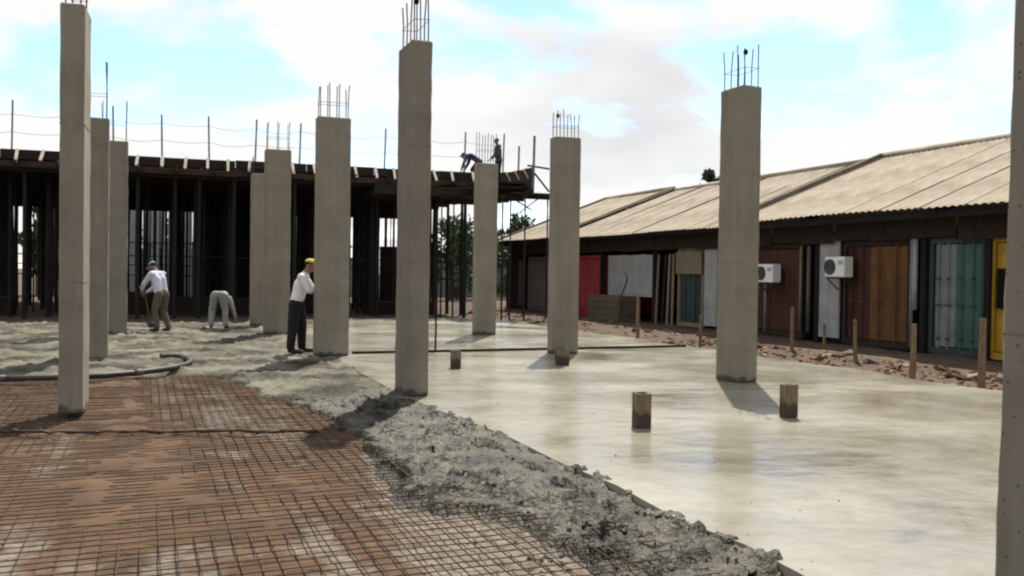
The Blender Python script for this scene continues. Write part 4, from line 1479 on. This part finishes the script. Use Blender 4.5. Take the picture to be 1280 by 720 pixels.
# worker leaning on the column (facing +X in the world -> rz = -90 deg)
p1 = at(372, 442)
J1 = dict(pelvis=(0, -.02, .98), chest=(0, .05, 1.30), neck=(0, .11, 1.50), head=(0, .19, 1.64), look=(.15, 1, -.30),
          shL=(-.19, .07, 1.43), elL=(-.24, .20, 1.20), wrL=(-.14, .40, 1.24), shR=(.19, .07, 1.43), elR=(.24, .20, 1.18), wrR=(.14, .40, 1.22),
          hipL=(-.10, -.01, .93), knL=(-.12, .05, .50), anL=(-.13, .05, .09), toL=(-.15, .23, .045),
          hipR=(.10, -.03, .93), knR=(.12, -.07, .50), anR=(.13, -.10, .09), toR=(.15, .08, .045), palm=(0, 0, 1))
person('worker in white long sleeved shirt and black trousers with yellow cap touching a column', (p1.x, p1.y, .005), R(-82), J1,
       ['shirt_white', 'trouser_black', 'skin', 'boot'], 'cap_yellow').scale = (1.16, 1.16, 1.0)
# stooping worker in lilac
p2 = at(199, 415)
J2 = dict(pelvis=(0, -.05, .96), chest=(0, .03, 1.28), neck=(0, .13, 1.47), head=(0, .22, 1.59), look=(0, .75, -.55),
          shL=(-.19, .08, 1.41), elL=(-.24, .26, 1.17), wrL=(-.12, .44, 1.02), shR=(.19, .08, 1.41), elR=(.24, .28, 1.14), wrR=(.10, .50, .96),
          hipL=(-.10, -.08, .90), knL=(-.13, .02, .49), anL=(-.13, -.06, .09), toL=(-.16, .12, .045),
          hipR=(.10, -.08, .90), knR=(.12, -.02, .49), anR=(.14, -.16, .09), toR=(.16, .02, .045), palm=(0, .6, .8), side=(1, 0, 0))
person('stooping worker in lilac shirt and khaki trousers with blue cap in front of the deck', (p2.x, p2.y, .01), R(66), J2,
       ['shirt_lilac', 'trouser_khaki', 'skin', 'boot'], 'cap_blue')
# the tool he holds
Mp = Matrix.Translation((p2.x, p2.y, .01)) @ Matrix.Rotation(R(66), 4, 'Z')
a0 = Mp @ Vector((-.14, .54, 1.06)); b0 = Mp @ Vector((.16, .85, .02))
a0 = Mp @ Vector((-.19, .52, 1.12))
t = thing('shovel', 'long handled shovel held by the stooping worker', 'shovel', (0, 0, 0))
MB().tube([Mp @ Vector((-.16, .50, 1.10)), Mp @ Vector((.10, .58, .90)), Mp @ Vector((.62, .92, .14))], .016, 7).build('handle', 'timber_stake', t)
MB().bar(Mp @ Vector((.60, .91, .16)), Mp @ Vector((.78, 1.02, .02)), .20, .012).build('blade', 'steel_grey', t)
# bent over worker seen from behind
p3 = at(273, 411)
J3 = dict(pelvis=(0, -.05, .88), chest=(0, .30, .86), neck=(0, .48, .74), head=(0, .58, .62), look=(0, .35, -.95),
          shL=(-.19, .42, .78), elL=(-.27, .42, .52), wrL=(-.30, .44, .28), shR=(.19, .42, .78), elR=(.29, .40, .54), wrR=(.36, .40, .30),
          hipL=(-.10, -.05, .84), knL=(-.16, .06, .47), anL=(-.18, -.02, .09), toL=(-.20, .16, .045),
          hipR=(.10, -.05, .84), knR=(.16, .06, .47), anR=(.18, -.02, .09), toR=(.20, .16, .045), palm=(0, 1, 0))
person('worker in grey bent double with his back turned and both arms hanging', (p3.x, p3.y, .01), R(8), J3,
       ['shirt_grey', 'trouser_grey', 'skin', 'boot'], None)
# two men on the deck
dz = DZ - .233
D4 = 34.5
J4 = dict(J3)
J4.update(pelvis=(0, -.10, .78), hipL=(-.10, -.10, .75), hipR=(.10, -.10, .75), knL=(-.15, .14, .45), knR=(.15, .14, .45), chest=(0, .22, .98), neck=(0, .42, 1.02), head=(0, .53, 1.0),
          look=(0, .9, -.4), shL=(-.19, .34, .97), shR=(.19, .34, .97), elL=(-.24, .44, .72), elR=(.24, .44, .72), wrL=(-.16, .56, .48), wrR=(.16, .56, .48))
person('crouching man in dark navy on the deck beside the standing one', (wx(594, D4), D4, dz), R(75), J4, ['shirt_navy', 'trouser_dark', 'skin', 'boot'], 'cap_navy')
D5 = 34.9
J5 = dict(pelvis=(0, 0, .94), chest=(0, .03, 1.28), neck=(0, .06, 1.48), head=(0, .09, 1.62), look=(0, 1, -.2),
          shL=(-.19, .04, 1.42), elL=(-.25, .06, 1.14), wrL=(-.22, .24, .98), shR=(.19, .04, 1.42), elR=(.25, .05, 1.14), wrR=(.22, .24, .98),
          hipL=(-.10, 0, .90), knL=(-.11, .03, .49), anL=(-.12, -.02, .09), toL=(-.14, .16, .045),
          hipR=(.10, 0, .90), knR=(.11, .03, .49), anR=(.12, -.02, .09), toR=(.14, .16, .045), palm=(0, 0, 1))
person('standing man in olive and dark clothes on the deck above a column', (wx(621, D5), D5, dz), R(110), J5, ['shirt_olive', 'trouser_dark', 'skin', 'boot'], None)
